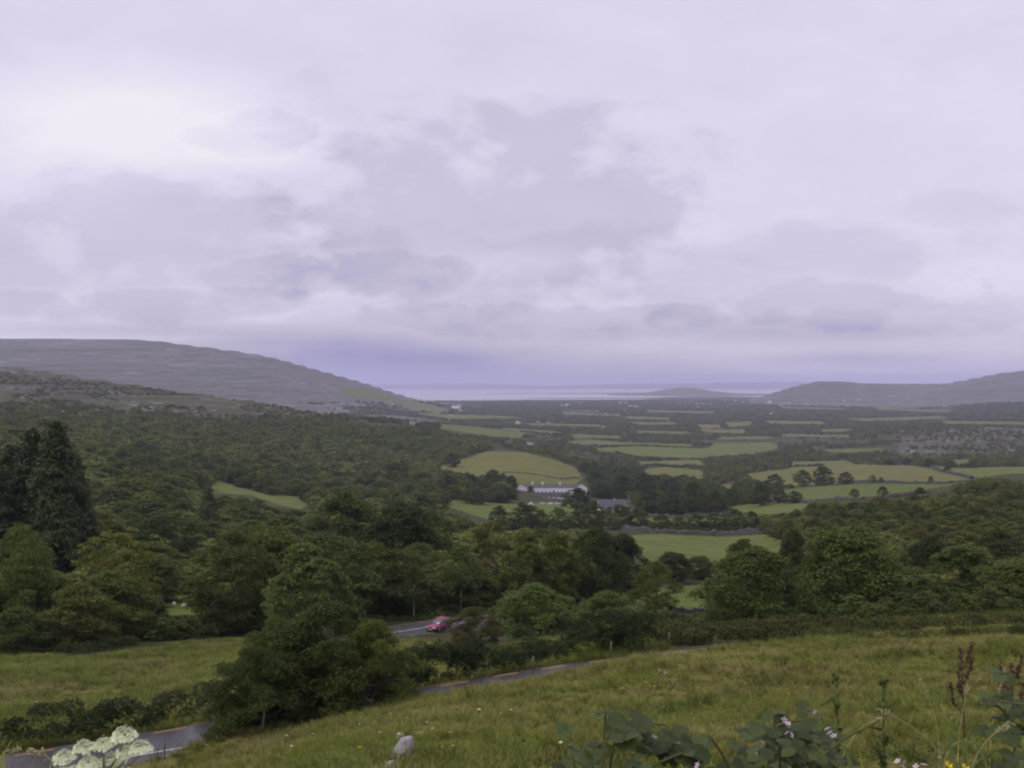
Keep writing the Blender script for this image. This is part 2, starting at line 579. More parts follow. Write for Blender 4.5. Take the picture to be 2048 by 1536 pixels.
near = [(0.5, -1.65), (3, -1.95), (6, -2.95), (10, -4.65), (20, -8.3)]
PROF = {
    0: near + [(35, -14.6), (43, -18.3), Y(56, 1460), Y(70, 1400), Y(90, 1330), Y(110, 1290), Y(140, 1250), Y(170, 1190), Y(250, 1090), Y(400, 1000),
               Y(600, 930), Y(900, 860), Y(1300, 800), Y(1700, 755), Y(2000, 733), Y(2300, 748), Y(2700, 765), Y(3200, 750), Y(4000, 705), Y(4500, 684), Y(5000, 678), (5600, 222), (7000, 100), (9000, -140)],
    250: near + [(35, -14.4), (44, -17.6), Y(58, 1450), Y(75, 1380), Y(90, 1330), Y(105, 1295), Y(140, 1250), Y(170, 1200), Y(250, 1110), Y(400, 1020),
                 Y(600, 950), Y(900, 890), Y(1300, 830), Y(1650, 788), Y(1850, 767), Y(2100, 777), Y(2500, 788), Y(3000, 778), Y(3600, 742), Y(4300, 698), Y(5000, 679), (5600, 215), (7000, 80), (9000, -140)],
    480: near + [(30, -12.2), (40, -15.0), (47, -16.9), Y(60, 1400), Y(80, 1340), Y(105, 1292), Y(135, 1250), Y(160, 1215), Y(250, 1130), Y(400, 1040), Y(500, 1010), Y(600, 985),
                 Y(900, 915), Y(1200, 865), Y(1500, 815), Y(1650, 798), Y(1900, 811), Y(2300, 822), Y(2800, 815), Y(3400, 780), Y(4000, 735), Y(4700, 703), (5600, 100), (7000, -60), (8000, -140)],
    700: near + [(27, -10.2), (40, -13.9), (50, -16.3), Y(62, 1390), Y(80, 1340), Y(100, 1300), Y(125, 1262), Y(150, 1228), Y(200, 1180), Y(300, 1110), Y(450, 1050),
                 Y(600, 1010), Y(850, 955), Y(1100, 900), Y(1400, 855), Y(1600, 838), Y(2000, 848), Y(2500, 845), Y(3000, 832), Y(3600, 803), Y(4200, 770), Y(4700, 757), (5500, -20), (6500, -135), (9000, -140)],
    870: near + [(27, -10.0), (40, -13.2), (52, -16.1), Y(63, 1385), Y(80, 1340), Y(100, 1300), Y(128, 1258), Y(150, 1228), Y(200, 1180), Y(300, 1115), Y(450, 1055),
                 Y(600, 1015), Y(800, 975), Y(950, 948), Y(1150, 920), Y(1350, 890), Y(1550, 862), Y(1700, 855), Y(2100, 858), Y(2600, 848), Y(3200, 835), Y(4000, 820), Y(4600, 806), Y(5200, 804), (6000, -110), (7000, -122), (8000, -136), (9000, -140)],
    1050: near + [(27, -9.9), (40, -12.9), (53.5, -15.65), Y(66, 1350), Y(85, 1300), Y(110, 1275), Y(150, 1235), Y(200, 1195), Y(300, 1125), Y(450, 1062),
                  Y(600, 1025), Y(760, 1005), Y(830, 988), Y(900, 963), Y(1000, 935), Y(1130, 906), Y(1300, 905), Y(1600, 892), Y(2000, 877), (2600, -119), (3500, -122), (5000, -122), (7600, -122.5), (8100, -128), (9000, -140)],
    1250: near + [(27, -9.8), (40, -12.6), (55, -15.25), (60, -16.6), (68, -17.2), (100, -25), Y(150, 1225), Y(200, 1200), Y(260, 1150), Y(330, 1100), Y(420, 1065), Y(520, 1045),
                  Y(650, 1022), Y(800, 1005), Y(1000, 970), Y(1300, 938), Y(1700, 905), (2200, -122), (2600, -122), (5000, -122.5), (7900, -123), (8300, -128), (9000, -132), (10500, -132)],
    1450: near + [(27, -9.7), (40, -12.5), (58, -15.1), (64, -17.0), (72, -18.1), (100, -25), (150, -36.5), Y(220, 1200), Y(300, 1130), Y(380, 1085), Y(480, 1050), Y(600, 1025),
                  Y(750, 1000), Y(900, 982), Y(1050, 962), Y(1300, 935), Y(1700, 908), (2200, -122.5), (5000, -122.5), (7500, -121), (8500, -116), (9500, -119), (10200, -129), (11000, -140)],
    1650: near + [(27, -9.6), (40, -12.4), (60, -15.2), (68, -17.5), (75, -18.5), (100, -24), (140, -33), Y(180, 1170), Y(250, 1105), Y(330, 1060), Y(420, 1020), Y(500, 1010), Y(620, 1000),
                  Y(700, 990), Y(850, 972), Y(1000, 965), Y(1200, 935), Y(1350, 925), Y(1700, 902), Y(2300, 873), (4000, -122), (5000, -118), Y(5600, 797), Y(6300, 762), (7200, -20), (8500, -140), (11000, -145)],
    1850: near + [(27, -9.5), (40, -12.2), (61, -15.1), (71, -18.2), (80, -19.5), (100, -23), (140, -31), Y(180, 1160), Y(250, 1090), Y(330, 1040), Y(420, 1005), Y(500, 985), Y(560, 978),
                  Y(700, 975), Y(850, 962), Y(1000, 945), Y(1150, 935), Y(1500, 910), Y(1900, 880), Y(2100, 862), Y(2400, 855), Y(3000, 845), Y(4000, 828), Y(5000, 805), Y(5600, 787), Y(6600, 768), (7400, -30), (9000, -140), (11000, -145)],
    2048: near + [(27, -9.4), (40, -12.0), (61, -14.9), (74, -18.6), (80, -19.3), (100, -22.5), (140, -30), Y(180, 1150), Y(250, 1075), Y(330, 1025), Y(420, 990), Y(520, 960), Y(580, 950),
                  Y(700, 955), Y(850, 945), Y(1000, 938), Y(1400, 915), Y(1750, 890), Y(1900, 870), Y(2100, 858), Y(2600, 850), Y(3500, 830), Y(4500, 805), Y(5500, 768), Y(6200, 741), (7000, 50), (9000, -140), (11000, -145)],
}
PROF[-1100] = PROF[0]
PROF[3100] = PROF[2048]
XS = np.array(sorted(PROF), float)
LD = np.linspace(math.log(0.5), math.log(60000), 1800)


def pslopes(x, y):
    """monotone cubic slopes along axis 0"""
    h = np.diff(x)
    shp = (-1,) + (1,) * (y.ndim - 1)
    h_ = h.reshape(shp)
    dl = np.diff(y, axis=0) / h_
    m = np.zeros_like(y)
    w1 = 2 * h_[1:] + h_[:-1]
    w2 = h_[1:] + 2 * h_[:-1]
    with np.errstate(divide='ignore', invalid='ignore'):
        hm = (w1 + w2) / (w1 / dl[:-1] + w2 / dl[1:])
    ok = dl[:-1] * dl[1:] > 0
    m[1:-1] = np.where(ok, hm, 0)
    m[0], m[-1] = dl[0], dl[-1]
    return np.nan_to_num(m)


def hermite(x, y, m, q):
    i = np.clip(np.searchsorted(x, q) - 1, 0, len(x) - 2)
    h = x[i + 1] - x[i]
    t = np.clip((q - x[i]) / h, 0, 1)
    t2, t3 = t * t, t * t * t
    return (2 * t3 - 3 * t2 + 1) * y[i] + (t3 - 2 * t2 + t) * h * m[i] + (-2 * t3 + 3 * t2) * y[i + 1] + (t3 - t2) * h * m[i + 1]


TAB = []
for _x in XS:
    p = np.array(PROF[int(_x)], float)
    lx = np.log(p[:, 0])
    lz = p[:, 1]
    if lx[-1] < math.log(60000):
        lx = np.append(lx, math.log(60000))
        lz = np.append(lz, -150.0)
    TAB.append(hermite(lx, lz, pslopes(lx, lz), LD))
TAB = np.array(TAB)
# ease the joints of the profiles a little
for _ in range(3):
    TAB[:, 1:-1] = 0.25 * TAB[:, :-2] + 0.5 * TAB[:, 1:-1] + 0.25 * TAB[:, 2:]
TSL = pslopes(XS, TAB)

# ---- roads: centre lines in metres (x, y, z)


def road_pt(px, py, d):
    return np.array([(px - CX) / F * d, d, -(py - CY) / F * d])


R1Y = [road_pt(*a) for a in ((-700, 1600, 40.5), (-300, 1566, 45.4), (0, 1517.5, 49), (420, 1449, 52.9), (800, 1387, 56.5), (1177, 1326, 60), (1260, 1316, 61), (1400, 1301, 64), (1650, 1284, 68), (2048, 1280, 74), (2700, 1290, 80))]
R2C = [np.array(a, float) for a in ((-11, 84, -25.0), (-15, 91, -26.3), (-19, 98.5, -27.5), (-22, 106, -28.6), (-22.3, 113.5, -29.7), (-19, 120.6, -30.7), (-13.7, 126.7, -31.3), (-10.6, 129.6, -31.5), (-4, 135, -32), (3, 138.6, -32.5), (9, 140.6, -33.0))]


def resample(pts, step=0.5):
    pts = np.array(pts)
    s = np.concatenate([[0], np.cumsum(np.linalg.norm(np.diff(pts[:, :2], axis=0), axis=1))])
    q = np.arange(0, s[-1], step)
    out = np.stack([hermite(s, pts[:, k], pslopes(s, pts[:, k]), q) for k in range(3)], 1)
    return out


def side(line):
    t = np.gradient(line[:, :2], axis=0)
    t /= np.linalg.norm(t, axis=1)[:, None]
    return np.stack([-t[:, 1], t[:, 0]], 1)          # to the left of travel


r1y = resample(R1Y)
_n = side(r1y)
R1_CL = r1y.copy()
R1_CL[:, :2] -= _n * 2.9                              # centre line is 2.9 m nearer than the yellow edge line
R2_CL = resample(R2C)
ROADS = [(R1_CL, 3.35), (R2_CL, 3.5)]


def H0(x, y):
    x = np.asarray(x, float)
    y = np.asarray(y, float)
    yy = np.maximum(y, 12.0)
    px = CX + F * x / yy
    d = np.maximum(y, 0.5)
    k = (np.log(d) - LD[0]) / (LD[1] - LD[0])
    k = np.clip(k, 0, len(LD) - 1.001)
    k0 = k.astype(int)
    fk = k - k0
    px = np.clip(px, XS[0], XS[-1])
    i = np.clip(np.searchsorted(XS, px) - 1, 0, len(XS) - 2)
    h = XS[i + 1] - XS[i]
    t = (px - XS[i]) / h
    t2, t3 = t * t, t * t * t
    a, b, c, e = 2 * t3 - 3 * t2 + 1, (t3 - 2 * t2 + t) * h, -2 * t3 + 3 * t2, (t3 - t2) * h

    def ev(kk):
        return a * TAB[i, kk] + b * TSL[i, kk] + c * TAB[i + 1, kk] + e * TSL[i + 1, kk]
    z = ev(k0) * (1 - fk) + ev(k0 + 1) * fk
    # relief
    am = np.clip(d / 400.0, 0.03, 1.0)
    z = z + am * 7.0 * fbm(x / 140.0, y / 140.0, 4, 3) * smooth01((d - 150) / 300) * np.where(d > 7000, 0.2, 1.0) * np.clip((z + 126) / 20, 0.0, 1)
    z = z + 0.55 * fbm(x / 7.0, y / 7.0, 3, 11) * smooth01((d - 12) / 10) * smooth01((200 - d) / 80)
    z = z + 0.30 * fbm(x / 1.7, y / 1.7, 2, 15) * smooth01((d - 8) / 10) * smooth01((120 - d) / 40)
    # terraces of bedded limestone on the big hill
    hill = smooth01((d - 2600) / 600) * smooth01((z + 95) / 30)
    st = 17.0
    w = z + 5 * fbm(x / 500.0, y / 500.0, 3, 23)
    q = w / st
    fq = q - np.floor(q)
    ter = (np.floor(q) + smooth01((fq - 0.55) / 0.45)) * st - w
    z = z + hill * 0.75 * ter
    mid = smooth01((d - 1050) / 250) * smooth01((2600 - d) / 200) * smooth01((700 - px) / 120)
    st2 = 9.0
    w2 = z + 8 * fbm(x / 260.0, y / 260.0, 3, 29)
    q = w2 / st2
    fq = q - np.floor(q)
    z = z + mid * 0.8 * ((np.floor(q) + smooth01((fq - 0.5) / 0.5)) * st2 - w2)
    return z


def H(x, y):
    x = np.asarray(x, float)
    y = np.asarray(y, float)
    z = H0(x, y)
    sh = z.shape
    z = z.ravel()
    xf, yf = np.broadcast_to(x, sh).ravel(), np.broadcast_to(y, sh).ravel()
    near_ = np.where((yf > 34) & (yf < 165) & (np.abs(xf) < 130))[0]
    if len(near_):
        for line, hw in ROADS:
            best = np.full(len(near_), 1e9)
            bz = np.zeros(len(near_))
            for c in range(0, len(near_), 20000):
                ii = near_[c:c + 20000]
                ln = line[::2]
                d2 = (xf[ii, None] - ln[None, :, 0]) ** 2 + (yf[ii, None] - ln[None, :, 1]) ** 2
                a = d2.argmin(1)
                best[c:c + 20000] = np.sqrt(d2[np.arange(len(ii)), a])
                bz[c:c + 20000] = ln[a, 2]
            if hw < 3.4:
                # a grassy bank along the near side of the lower road
                nearside = yf[near_] < np.interp(xf[near_], line[:, 0], line[:, 1])
                k = 1 - smooth01((best - (hw + 0.15)) / np.where(nearside, 1.1, 2.2))
                z[near_] -= np.where(nearside, 0.04 * np.exp(-((best - hw - 1.5) / 2.2) ** 2) * smooth01((xf[near_] + 12) / 5) * smooth01((12 - xf[near_]) / 4), 0)
                z[near_] += np.where(nearside, 0.55 * np.exp(-((best - hw - 1.5) / 1.3) ** 2) * smooth01((xf[near_] + 21) / 4) * smooth01((-10 - xf[near_]) / 3), 0)
            else:
                k = 1 - smooth01((best - (hw + 0.25)) / 2.2)
            z[near_] = z[near_] * (1 - k) + (bz - 0.03) * k
    return z.reshape(sh) if sh else float(z[0])


def proj(x, y, z):
    return CX + F * x / y, CY - F * z / y


def G(px, d):
    x = (px - CX) / F * d
    return Vector((x, d, float(H(np.array([x]), np.array([d]))[0])))


def hit(px, py, d0=20.0, d1=12000.0):
    """ground point seen at a photo pixel, searching outwards from d0"""
    d = np.exp(np.linspace(math.log(d0), math.log(d1), 1500))
    x = (px - CX) / F * d
    zr = -(py - CY) / F * d
    below = H(x, d) >= zr
    i = int(np.argmax(below)) if below.any() else len(d) - 1
    return Vector((x[i], d[i], float(H(x[i:i + 1], d[i:i + 1])[0])))


# ---- fields: outlines as seen on the ground, turned into ground faces below
FIELDS = [
    ('hill', 'pasture_tan', [(874, 937), (905, 922), (940, 915), (985, 899), (1002, 897), (1050, 905), (1110, 920), (1150, 935), (1165, 956), (1150, 968), (1035, 968), (1010, 948), (960, 953), (920, 947)], (860, 1300), 'rough hillside pasture rising behind the long white hotel'),
    ('lawn', 'pasture', [(895, 1000), (1000, 1008), (1060, 1006), (1150, 1006), (1190, 1020), (1140, 1034), (1060, 1042), (990, 1044), (900, 1014)], (520, 900), 'green lawn below the long white hotel'),
    ('strip', 'pasture', [(985, 1036), (1180, 1042), (1400, 1030), (1520, 1030), (1525, 1058), (1400, 1064), (1230, 1056), (985, 1054)], (400, 760), 'light green field glimpsed through the row of hedgerow trees'),
    ('near', 'pasture', [(1225, 1072), (1320, 1067), (1440, 1074), (1530, 1068), (1580, 1085), (1560, 1115), (1470, 1150), (1380, 1150), (1300, 1120)], (250, 440), 'sloping grass field in front of the row of hedgerow trees'),
    ('gap', 'pasture_bright', [(1150, 1185), (1290, 1180), (1410, 1168), (1420, 1226), (1340, 1226), (1160, 1215)], (130, 260), 'small bright green paddock between the round tree and the road trees'),
    ('bright', 'pasture_bright', [(1535, 986), (1590, 976), (1700, 968), (1905, 968), (1890, 980), (1820, 991), (1740, 997), (1690, 1002), (1615, 1004), (1580, 990)], (520, 1100), 'bright green field with two lone trees on its near edge'),
    ('tan', 'pasture_tan', [(1488, 948), (1580, 937), (1580, 924), (1690, 921), (1712, 929), (1830, 931), (1850, 936), (1944, 959), (1910, 966), (1710, 963), (1590, 972), (1540, 972)], (800, 1600), 'broad tan green field crossed by a wall on its right'),
    ('right', 'pasture', [(1830, 926), (1920, 936), (2200, 930), (2200, 952), (1980, 956), (1930, 952), (1880, 940)], (700, 1700), 'light green field at the right beyond the scrub hill'),
    ('patch', 'pasture_tan', [(1405, 976), (1450, 968), (1470, 970), (1455, 984), (1415, 990)], (700, 1200), 'small pale field among dark trees right of the cottage'),
    ('pale', 'pasture', [(1450, 1010), (1530, 1008), (1615, 1007), (1605, 1022), (1530, 1030), (1465, 1026)], (480, 900), 'pale green field below the bright green field'),
    ('lowtan', 'pasture_tan', [(1285, 938), (1330, 934), (1405, 940), (1405, 957), (1320, 958)], (900, 1600), 'tan field beyond the dark trees right of the hotel'),
    ('long', 'pasture', [(1125, 883), (1170, 880), (1290, 886), (1390, 889), (1380, 893), (1180, 892)], (1300, 2600), 'long narrow green field in the middle of the plain'),
    ('wide', 'pasture', [(1180, 898), (1240, 894), (1415, 893), (1430, 887), (1540, 885), (1562, 893), (1530, 905), (1460, 911), (1420, 913), (1400, 918), (1290, 915), (1230, 906)], (1200, 2400), 'wide green field in the middle of the plain'),
    ('dry', 'pasture_tan', [(1265, 923), (1400, 920), (1410, 931), (1290, 930)], (1100, 1900), 'dry brownish field below the wide green field'),
    ('slope', 'pasture_bright', [(868, 850), (900, 849), (960, 854), (1050, 866), (1045, 876), (980, 873), (930, 866), (885, 857)], (1700, 3400), 'bright green field beyond the end of the hillside wood'),
    ('thin', 'pasture_tan', [(990, 855), (1090, 861), (1130, 865), (1100, 870), (1050, 866)], (1700, 3600), 'thin yellow field beside the bright field on the plain'),
    ('f1', 'pasture_tan', [(1262, 844), (1350, 845), (1352, 849), (1280, 850)], (2200, 4500), 'far thin tan field in the plain, left one'),
    ('f2', 'pasture', [(1240, 832), (1340, 835), (1342, 839), (1260, 838)], (2600, 5500), 'far thin green field just above the tan strip'),
    ('f3', 'pasture_tan', [(1395, 849), (1440, 849), (1440, 856), (1400, 857)], (2200, 4200), 'small far tan field in the middle of the plain'),
    ('f4', 'pasture', [(1450, 844), (1505, 843), (1500, 851), (1460, 854)], (2200, 4200), 'small far green field in the middle of the plain'),
    ('f5', 'pasture_tan', [(1530, 841), (1645, 843), (1655, 848), (1540, 847)], (2200, 4600), 'far thin tan field right of the middle of the plain'),
    ('f6', 'pasture_tan', [(1392, 859), (1490, 859), (1492, 866), (1420, 865)], (2000, 3600), 'far rough field just below the small tan one'),
    ('f7', 'pasture_tan', [(1640, 859), (1705, 857), (1695, 862), (1645, 863)], (2000, 3800), 'far pale sliver of field left of the limestone rise'),
    ('f8', 'pasture', [(1690, 838), (1880, 832), (1900, 836), (1730, 842)], (2600, 4600), 'far long green strip below the right hills'),
    ('f9', 'pasture', [(1900, 920), (1940, 919), (1942, 928), (1905, 929)], (1100, 2000), 'small light green patch below the limestone outcrops'),
    ('f10', 'pasture', [(1140, 868), (1240, 872), (1240, 877), (1150, 875)], (1700, 3200), 'far dull green strip left of the middle of the plain'),
    ('g1', 'pasture', [(1120, 825), (1240, 829), (1245, 832), (1130, 829)], (2800, 5600), 'far thin green strip near the village'),
    ('g2', 'pasture_tan', [(1290, 820), (1430, 823), (1430, 826), (1300, 824)], (2800, 6000), 'far faint tan strip behind the village'),
    ('g3', 'pasture', [(1560, 813), (1690, 816), (1690, 819), (1570, 817)], (2800, 6000), 'far faint green strip at the foot of the right hills'),
    ('g4', 'pasture', [(1750, 815), (1900, 820), (1900, 824), (1760, 820)], (2600, 5600), 'far green strip under the saddle of the right hills'),
    ('g5', 'pasture_tan', [(1880, 842), (2060, 844), (2060, 848), (1890, 847)], (1900, 4400), 'far tan strip above the limestone rise'),
    ('g6', 'pasture_tan', [(1560, 868), (1700, 870), (1700, 874), (1570, 873)], (1700, 3200), 'far rough tan strip in the scrub right of the middle'),
    ('g7', 'pasture', [(1270, 861), (1380, 863), (1380, 867), (1280, 866)], (1700, 3400), 'far narrow green field left of the rough field'),
    ('g8', 'pasture', [(1430, 874), (1540, 872), (1545, 877), (1440, 879)], (1600, 3200), 'narrow green field above the wide green field'),
    ('g9', 'pasture_tan', [(1050, 846), (1200, 849), (1205, 853), (1060, 850)], (2200, 4600), 'far tan strip left of the middle of the plain'),
    ('g10', 'pasture', [(1650, 899), (1760, 896), (1770, 901), (1660, 905)], (1100, 2300), 'narrow green strip in the scrub left of the limestone rise'),
    ('h1', 'pasture', [(675, 772), (760, 786), (850, 807), (905, 823), (870, 828), (780, 803), (690, 790)], (3000, 4350), 'green walled fields on the foot of the big limestone hill'),
    ('h2', 'pasture', [(830, 826), (1000, 832), (1060, 836), (900, 838)], (2600, 5200), 'pale green strip at the foot of the big limestone hill'),
    ('h3', 'pasture_tan', [(680, 838), (740, 840), (830, 846), (830, 849), (740, 845)], (1750, 4600), 'pale field strip along the top of the hillside wood'),
    ('clear', 'pasture', [(395, 972), (440, 962), (480, 975), (540, 990), (590, 993), (614, 1001), (606, 1020), (570, 1012), (500, 990), (430, 986)], (380, 800), 'pale grassy clearing in the hillside wood'),
    ('glade', 'pasture_bright', [(320, 1160), (380, 1165), (410, 1232), (330, 1232)], (120, 210), 'small grassy glade between the roadside trees where two sheep stand'),
    ('wl', 'meadow', [(-900, 1300), (0, 1303), (150, 1318), (260, 1300), (480, 1275), (620, 1275), (820, 1280), (905, 1290), (1000, 1330), (900, 1372), (420, 1460), (0, 1540), (-900, 1580)], (53, 122), 'rough flowery meadow on the far side of the lower road'),
]
FPOLY = {f[0]: f for f in FIELDS}


def in_fields(px, py, d, skip=()):
    r = np.zeros(np.shape(px), bool)
    for k, _, poly, (a, b), _ in FIELDS:
        if k in skip:
            continue
        r |= inpoly(px, py, poly) & (d >= a) & (d <= b)
    return r


def build_terrain():
    pxs = np.concatenate([np.linspace(-1050, -60, 50), np.arange(-50, 2100, 5.0), np.linspace(2110, 3100, 50)])
    ds = [-14.0, -6.0, -2.0, 0.0, 1.0, 2.0, 3.0, 4.5, 6.0, 8.0, 10.5, 13.0]
    d = 15.0
    while d < 11000:
        ds.append(d)
        d *= 1.012 if d < 250 else (1.0075 if d < 2600 else 1.011)
    ds = np.array(ds)
    u = (pxs - CX) / F
    # a fan whose apex lies behind the viewpoint, so the ground also carries on beside it
    DD, UU = np.meshgrid(ds, u, indexing='ij')
    XX = UU * (DD + 18.0 * np.exp(-np.maximum(DD, 0) / 30.0))
    ZZ = H(XX, np.maximum(DD, 0.3))
    nr, nc = DD.shape
    V = np.stack([XX, DD, ZZ], -1).reshape(-1, 3)
    a = (np.arange(nr - 1)[:, None] * nc + np.arange(nc - 1)[None, :]).ravel()
    Fq = np.stack([a, a + 1, a + nc + 1, a + nc], 1)
    C = V[Fq].mean(1)
    dc = C[:, 1]
    fx, fy = proj(C[:, 0], np.maximum(dc, 1.0), C[:, 2])
    # wobble the outlines a touch so no edge is ruler-straight
    wx = fx + 8 * fbm(C[:, 0] / 30, C[:, 1] / 30, 2, 5)
    wy = fy + 2 * fbm(C[:, 0] / 30 + 50, C[:, 1] / 30, 2, 6)
    cls = np.zeros(len(Fq), int)
    names = [('ground', 'scrub', 'scrub and woodland ground of the valley sides')]

    def add(nm, mat, lab, mask):
        names.append((nm, mat, lab))
        cls[mask] = len(names) - 1
    add('limestone_hill', 'lime_far', 'big terraced grey limestone hill on the left skyline', (dc > 2350) & (fx < 900) & (C[:, 2] > -105 - 25 * smooth01((700 - fx) / 100)))
    add('limestone_ridge', 'lime_mid', 'brown and grey heathy limestone ridge in front of the big hill', (dc > 1150) & (dc <= 2350) & (fx < 720) & (fy < 836 + 14 * fbm(C[:, 0] / 90, C[:, 1] / 90, 3, 8)))
    add('limestone_rise', 'lime_right', 'pale limestone outcrops on the rise at the far right of the plain', (dc > 1500) & (dc < 2500) & (fx > 1800 + 60 * fbm(C[:, 0] / 120, C[:, 1] / 120, 3, 88)) & (wy < 915))
    add('limestone_hill', 'lime_far', 'rounded grey hills on the right skyline', (dc > 4600) & (fx > 1500) & (C[:, 2] > -116))
    add('meadow', 'meadow', 'rough tussocky meadow falling away below the viewpoint', dc < 58)
    road_mask = dc < 58
    # everything beyond the near road is not the near meadow
    ln = R1_CL[::4]
    mm = np.where((dc < 80) & (dc > 30))[0]
    dd2 = (C[mm, None, 0] - ln[None, :, 0]) ** 2 + (C[mm, None, 1] - ln[None, :, 1]) ** 2
    j = dd2.argmin(1)
    beyond = C[mm, 1] > ln[j, 1]
    cls[mm[~beyond]] = len(names) - 1
    cls[mm[beyond]] = 0
    for k, mat, poly, (d0, d1), lab in FIELDS:
        msk = inpoly(wx if d0 > 200 else fx, wy if d0 > 200 else fy, poly) & (dc >= d0) & (dc <= d1)
        if k == 'wl':
            tmp = np.zeros(len(dc), bool)
            tmp[mm[~beyond]] = True
            msk &= ~tmp
        add('meadow' if mat == 'meadow' else 'pasture', mat, lab, msk)
    # shared vertex normals so the seams between the sheets do not show
    e1 = V[Fq[:, 2]] - V[Fq[:, 0]]
    e2 = V[Fq[:, 3]] - V[Fq[:, 1]]
    fn = np.cross(e1, e2)
    VN = np.zeros_like(V)
    for c in range(4):
        np.add.at(VN, Fq[:, c], fn)
    VN /= np.maximum(np.linalg.norm(VN, axis=1), 1e-9)[:, None]
    for i, (nm, mat, lab) in enumerate(names):
        fsel = Fq[cls == i]
        if not len(fsel):
            continue
        used, inv = np.unique(fsel.ravel(), return_inverse=True)
        me = make_mesh(nm, V[used], inv.reshape(-1, 4), [M[mat]], smooth=True)
        me.normals_split_custom_set_from_vertices(VN[used].tolist())
        o = link(nm, me)
        tag(o, lab, {'ground': 'ground', 'meadow': 'meadow', 'pasture': 'field'}.get(nm, 'hill'), kind='structure')


build_terrain()


# ---- sea and far coasts
def build_sea():
    mb = MB()
    xs = [-30000, -12000, -4000, 0, 4000, 12000, 30000]
    ys = [3500, 7000, 12000, 20000, 34000]
    vs = [(x, y, SEA) for y in ys for x in xs]
    n = len(xs)
    fs = [(j * n + i, j * n + i + 1, (j + 1) * n + i + 1, (j + 1) * n + i) for j in range(len(ys) - 1) for i in range(n - 1)]
    mb.add(vs, fs)
    o = mb.build('sea', M['sea'])
    tag(o, 'pale calm bay water beyond the valley', 'sea', kind='structure')

    def land(name, label, px0, px1, dn, df, hfun, cat, n=90):
        """a low strip of land in the bay: dn/df nearest and farthest distance, hfun(t) height above the sea"""
        k = 9
        vs, fs = [], []
        for i in range(n + 1):
            t = i / n
            px = px0 + (px1 - px0) * t
            a, b = dn(t), df(t)
            for j in range(k):
                s = j / (k - 1)
                d = a + (b - a) * s
                x = (px - CX) / F * d
                h = hfun(t) * math.sin(math.pi * min(max(s, 0.0), 1.0)) ** 0.7
                h *= 1 + 0.35 * float(fbm(np.array([x / 260.0]), np.array([d / 260.0]), 3, 31)[0])
                vs.append((x, d, SEA - 1.0 + h))
            if i:
                for j in range(k - 1):
                    q = (i - 1) * k + j
                    fs.append((q, q + k, q + k + 1, q + 1))
        m = MB().add(vs, fs)
        o = m.build(name, M['shore'], smooth=True)
        tag(o, label, cat, kind='structure')

    land('spit', 'long low spit reaching left into the bay', 975, 1330, lambda t: 13300 - 900 * t, lambda t: 13900 + 100 * t, lambda t: 2.5 + 13 * t ** 1.5, 'land')
    land('headland', 'low rounded headland between the two arms of the bay', 1215, 1580, lambda t: 11200 - 900 * math.sin(math.pi * t), lambda t: 13300, lambda t: 4 + 78 * math.exp(-((t - 0.43) / 0.2) ** 2), 'land')
    land('spit', 'thin dark strand just off the nearer shore', 1055, 1330, lambda t: 8750 - 100 * t, lambda t: 8950 + 300 * t, lambda t: 3.5 + 3 * t, 'land')
    land('far_coast', 'faint blue coast along the horizon', 560, 1700, lambda t: 25000, lambda t: 28500, lambda t: 95 + 60 * t + 25 * math.sin(t * 9) + 16 * math.sin(t * 23), 'coast', 160)


build_sea()


# ---- roads
def strip(line, off0, off1, zoff, s0=None, s1=None):
    n = side(line)
    a = line.copy()
    b = line.copy()
    a[:, :2] += n * off0
    b[:, :2] += n * off1
    V = np.empty((len(line) * 2, 3))
    V[0::2], V[1::2] = a, b
    V[:, 2] += zoff
    i = np.arange(len(line) - 1) * 2
    return V, np.stack([i, i + 1, i + 3, i + 2], 1)[:, ::-1]


def dashes(line, off, width, dash, period, zoff, start=0.0):
    s = np.concatenate([[0], np.cumsum(np.linalg.norm(np.diff(line[:, :2], axis=0), axis=1))])
    n = side(line)
    out = []
    q = start
    while q + dash < s[-1]:
        ss = np.linspace(q, q + dash, 5)
        pts = np.stack([np.interp(ss, s, line[:, k]) for k in range(3)], 1)
        nn = np.stack([np.interp(ss, s, n[:, k]) for k in range(2)], 1)
        a, b = pts.copy(), pts.copy()
        a[:, :2] += nn * (off - width / 2)
        b[:, :2] += nn * (off + width / 2)
        V = np.empty((10, 3))
        V[0::2], V[1::2] = a, b
        V[:, 2] += zoff
        i = np.arange(4) * 2
        out.append((V, np.stack([i, i + 1, i + 3, i + 2], 1)[:, ::-1]))
        q += period
    return out


def build_roads():
    for line, hw, lab in ((R1_CL, 3.2, 'wet tarmac road crossing below the meadow with dashed yellow edge line'), (R2_CL, 3.4, 'wet bend of the road further downhill where the red car drives')):
        V, f = strip(line, -hw, hw, 0.03)
        o = link('road', make_mesh('road', V, f, [M['asphalt']]))
        tag(o, lab, 'road', kind='structure')
        s = 0
        offs = (2.9,) if line is R1_CL else (2.95, -2.95)
        for off in offs:
            ln = line
            # dash start chosen so that the dashes fall where the photo has them
            for (V, f) in dashes(ln, off, 0.15, 1.6, 3.06, 0.038, start=0.55):
                if V[:, 1].max() > 68 and line is R1_CL:
                    continue
                d = link('edge_marking', make_mesh('edge_marking', V, f, [M['yellow_paint']]), o)
        if line is R1_CL:
            V, f = strip(line, -0.06, 0.06, 0.038)
            link('centre_line', make_mesh('centre_line', V, f, [M['white_paint_road']]), o)
        else:
            V, f = strip(line, -0.08, 0.08, 0.038)
            link('centre_line', make_mesh('centre_line', V, f, [M['white_paint_road']]), o)


build_roads()

# ----------------------------------------------------------------------------
# plants: leaf cards, crowns, trees
# ----------------------------------------------------------------------------


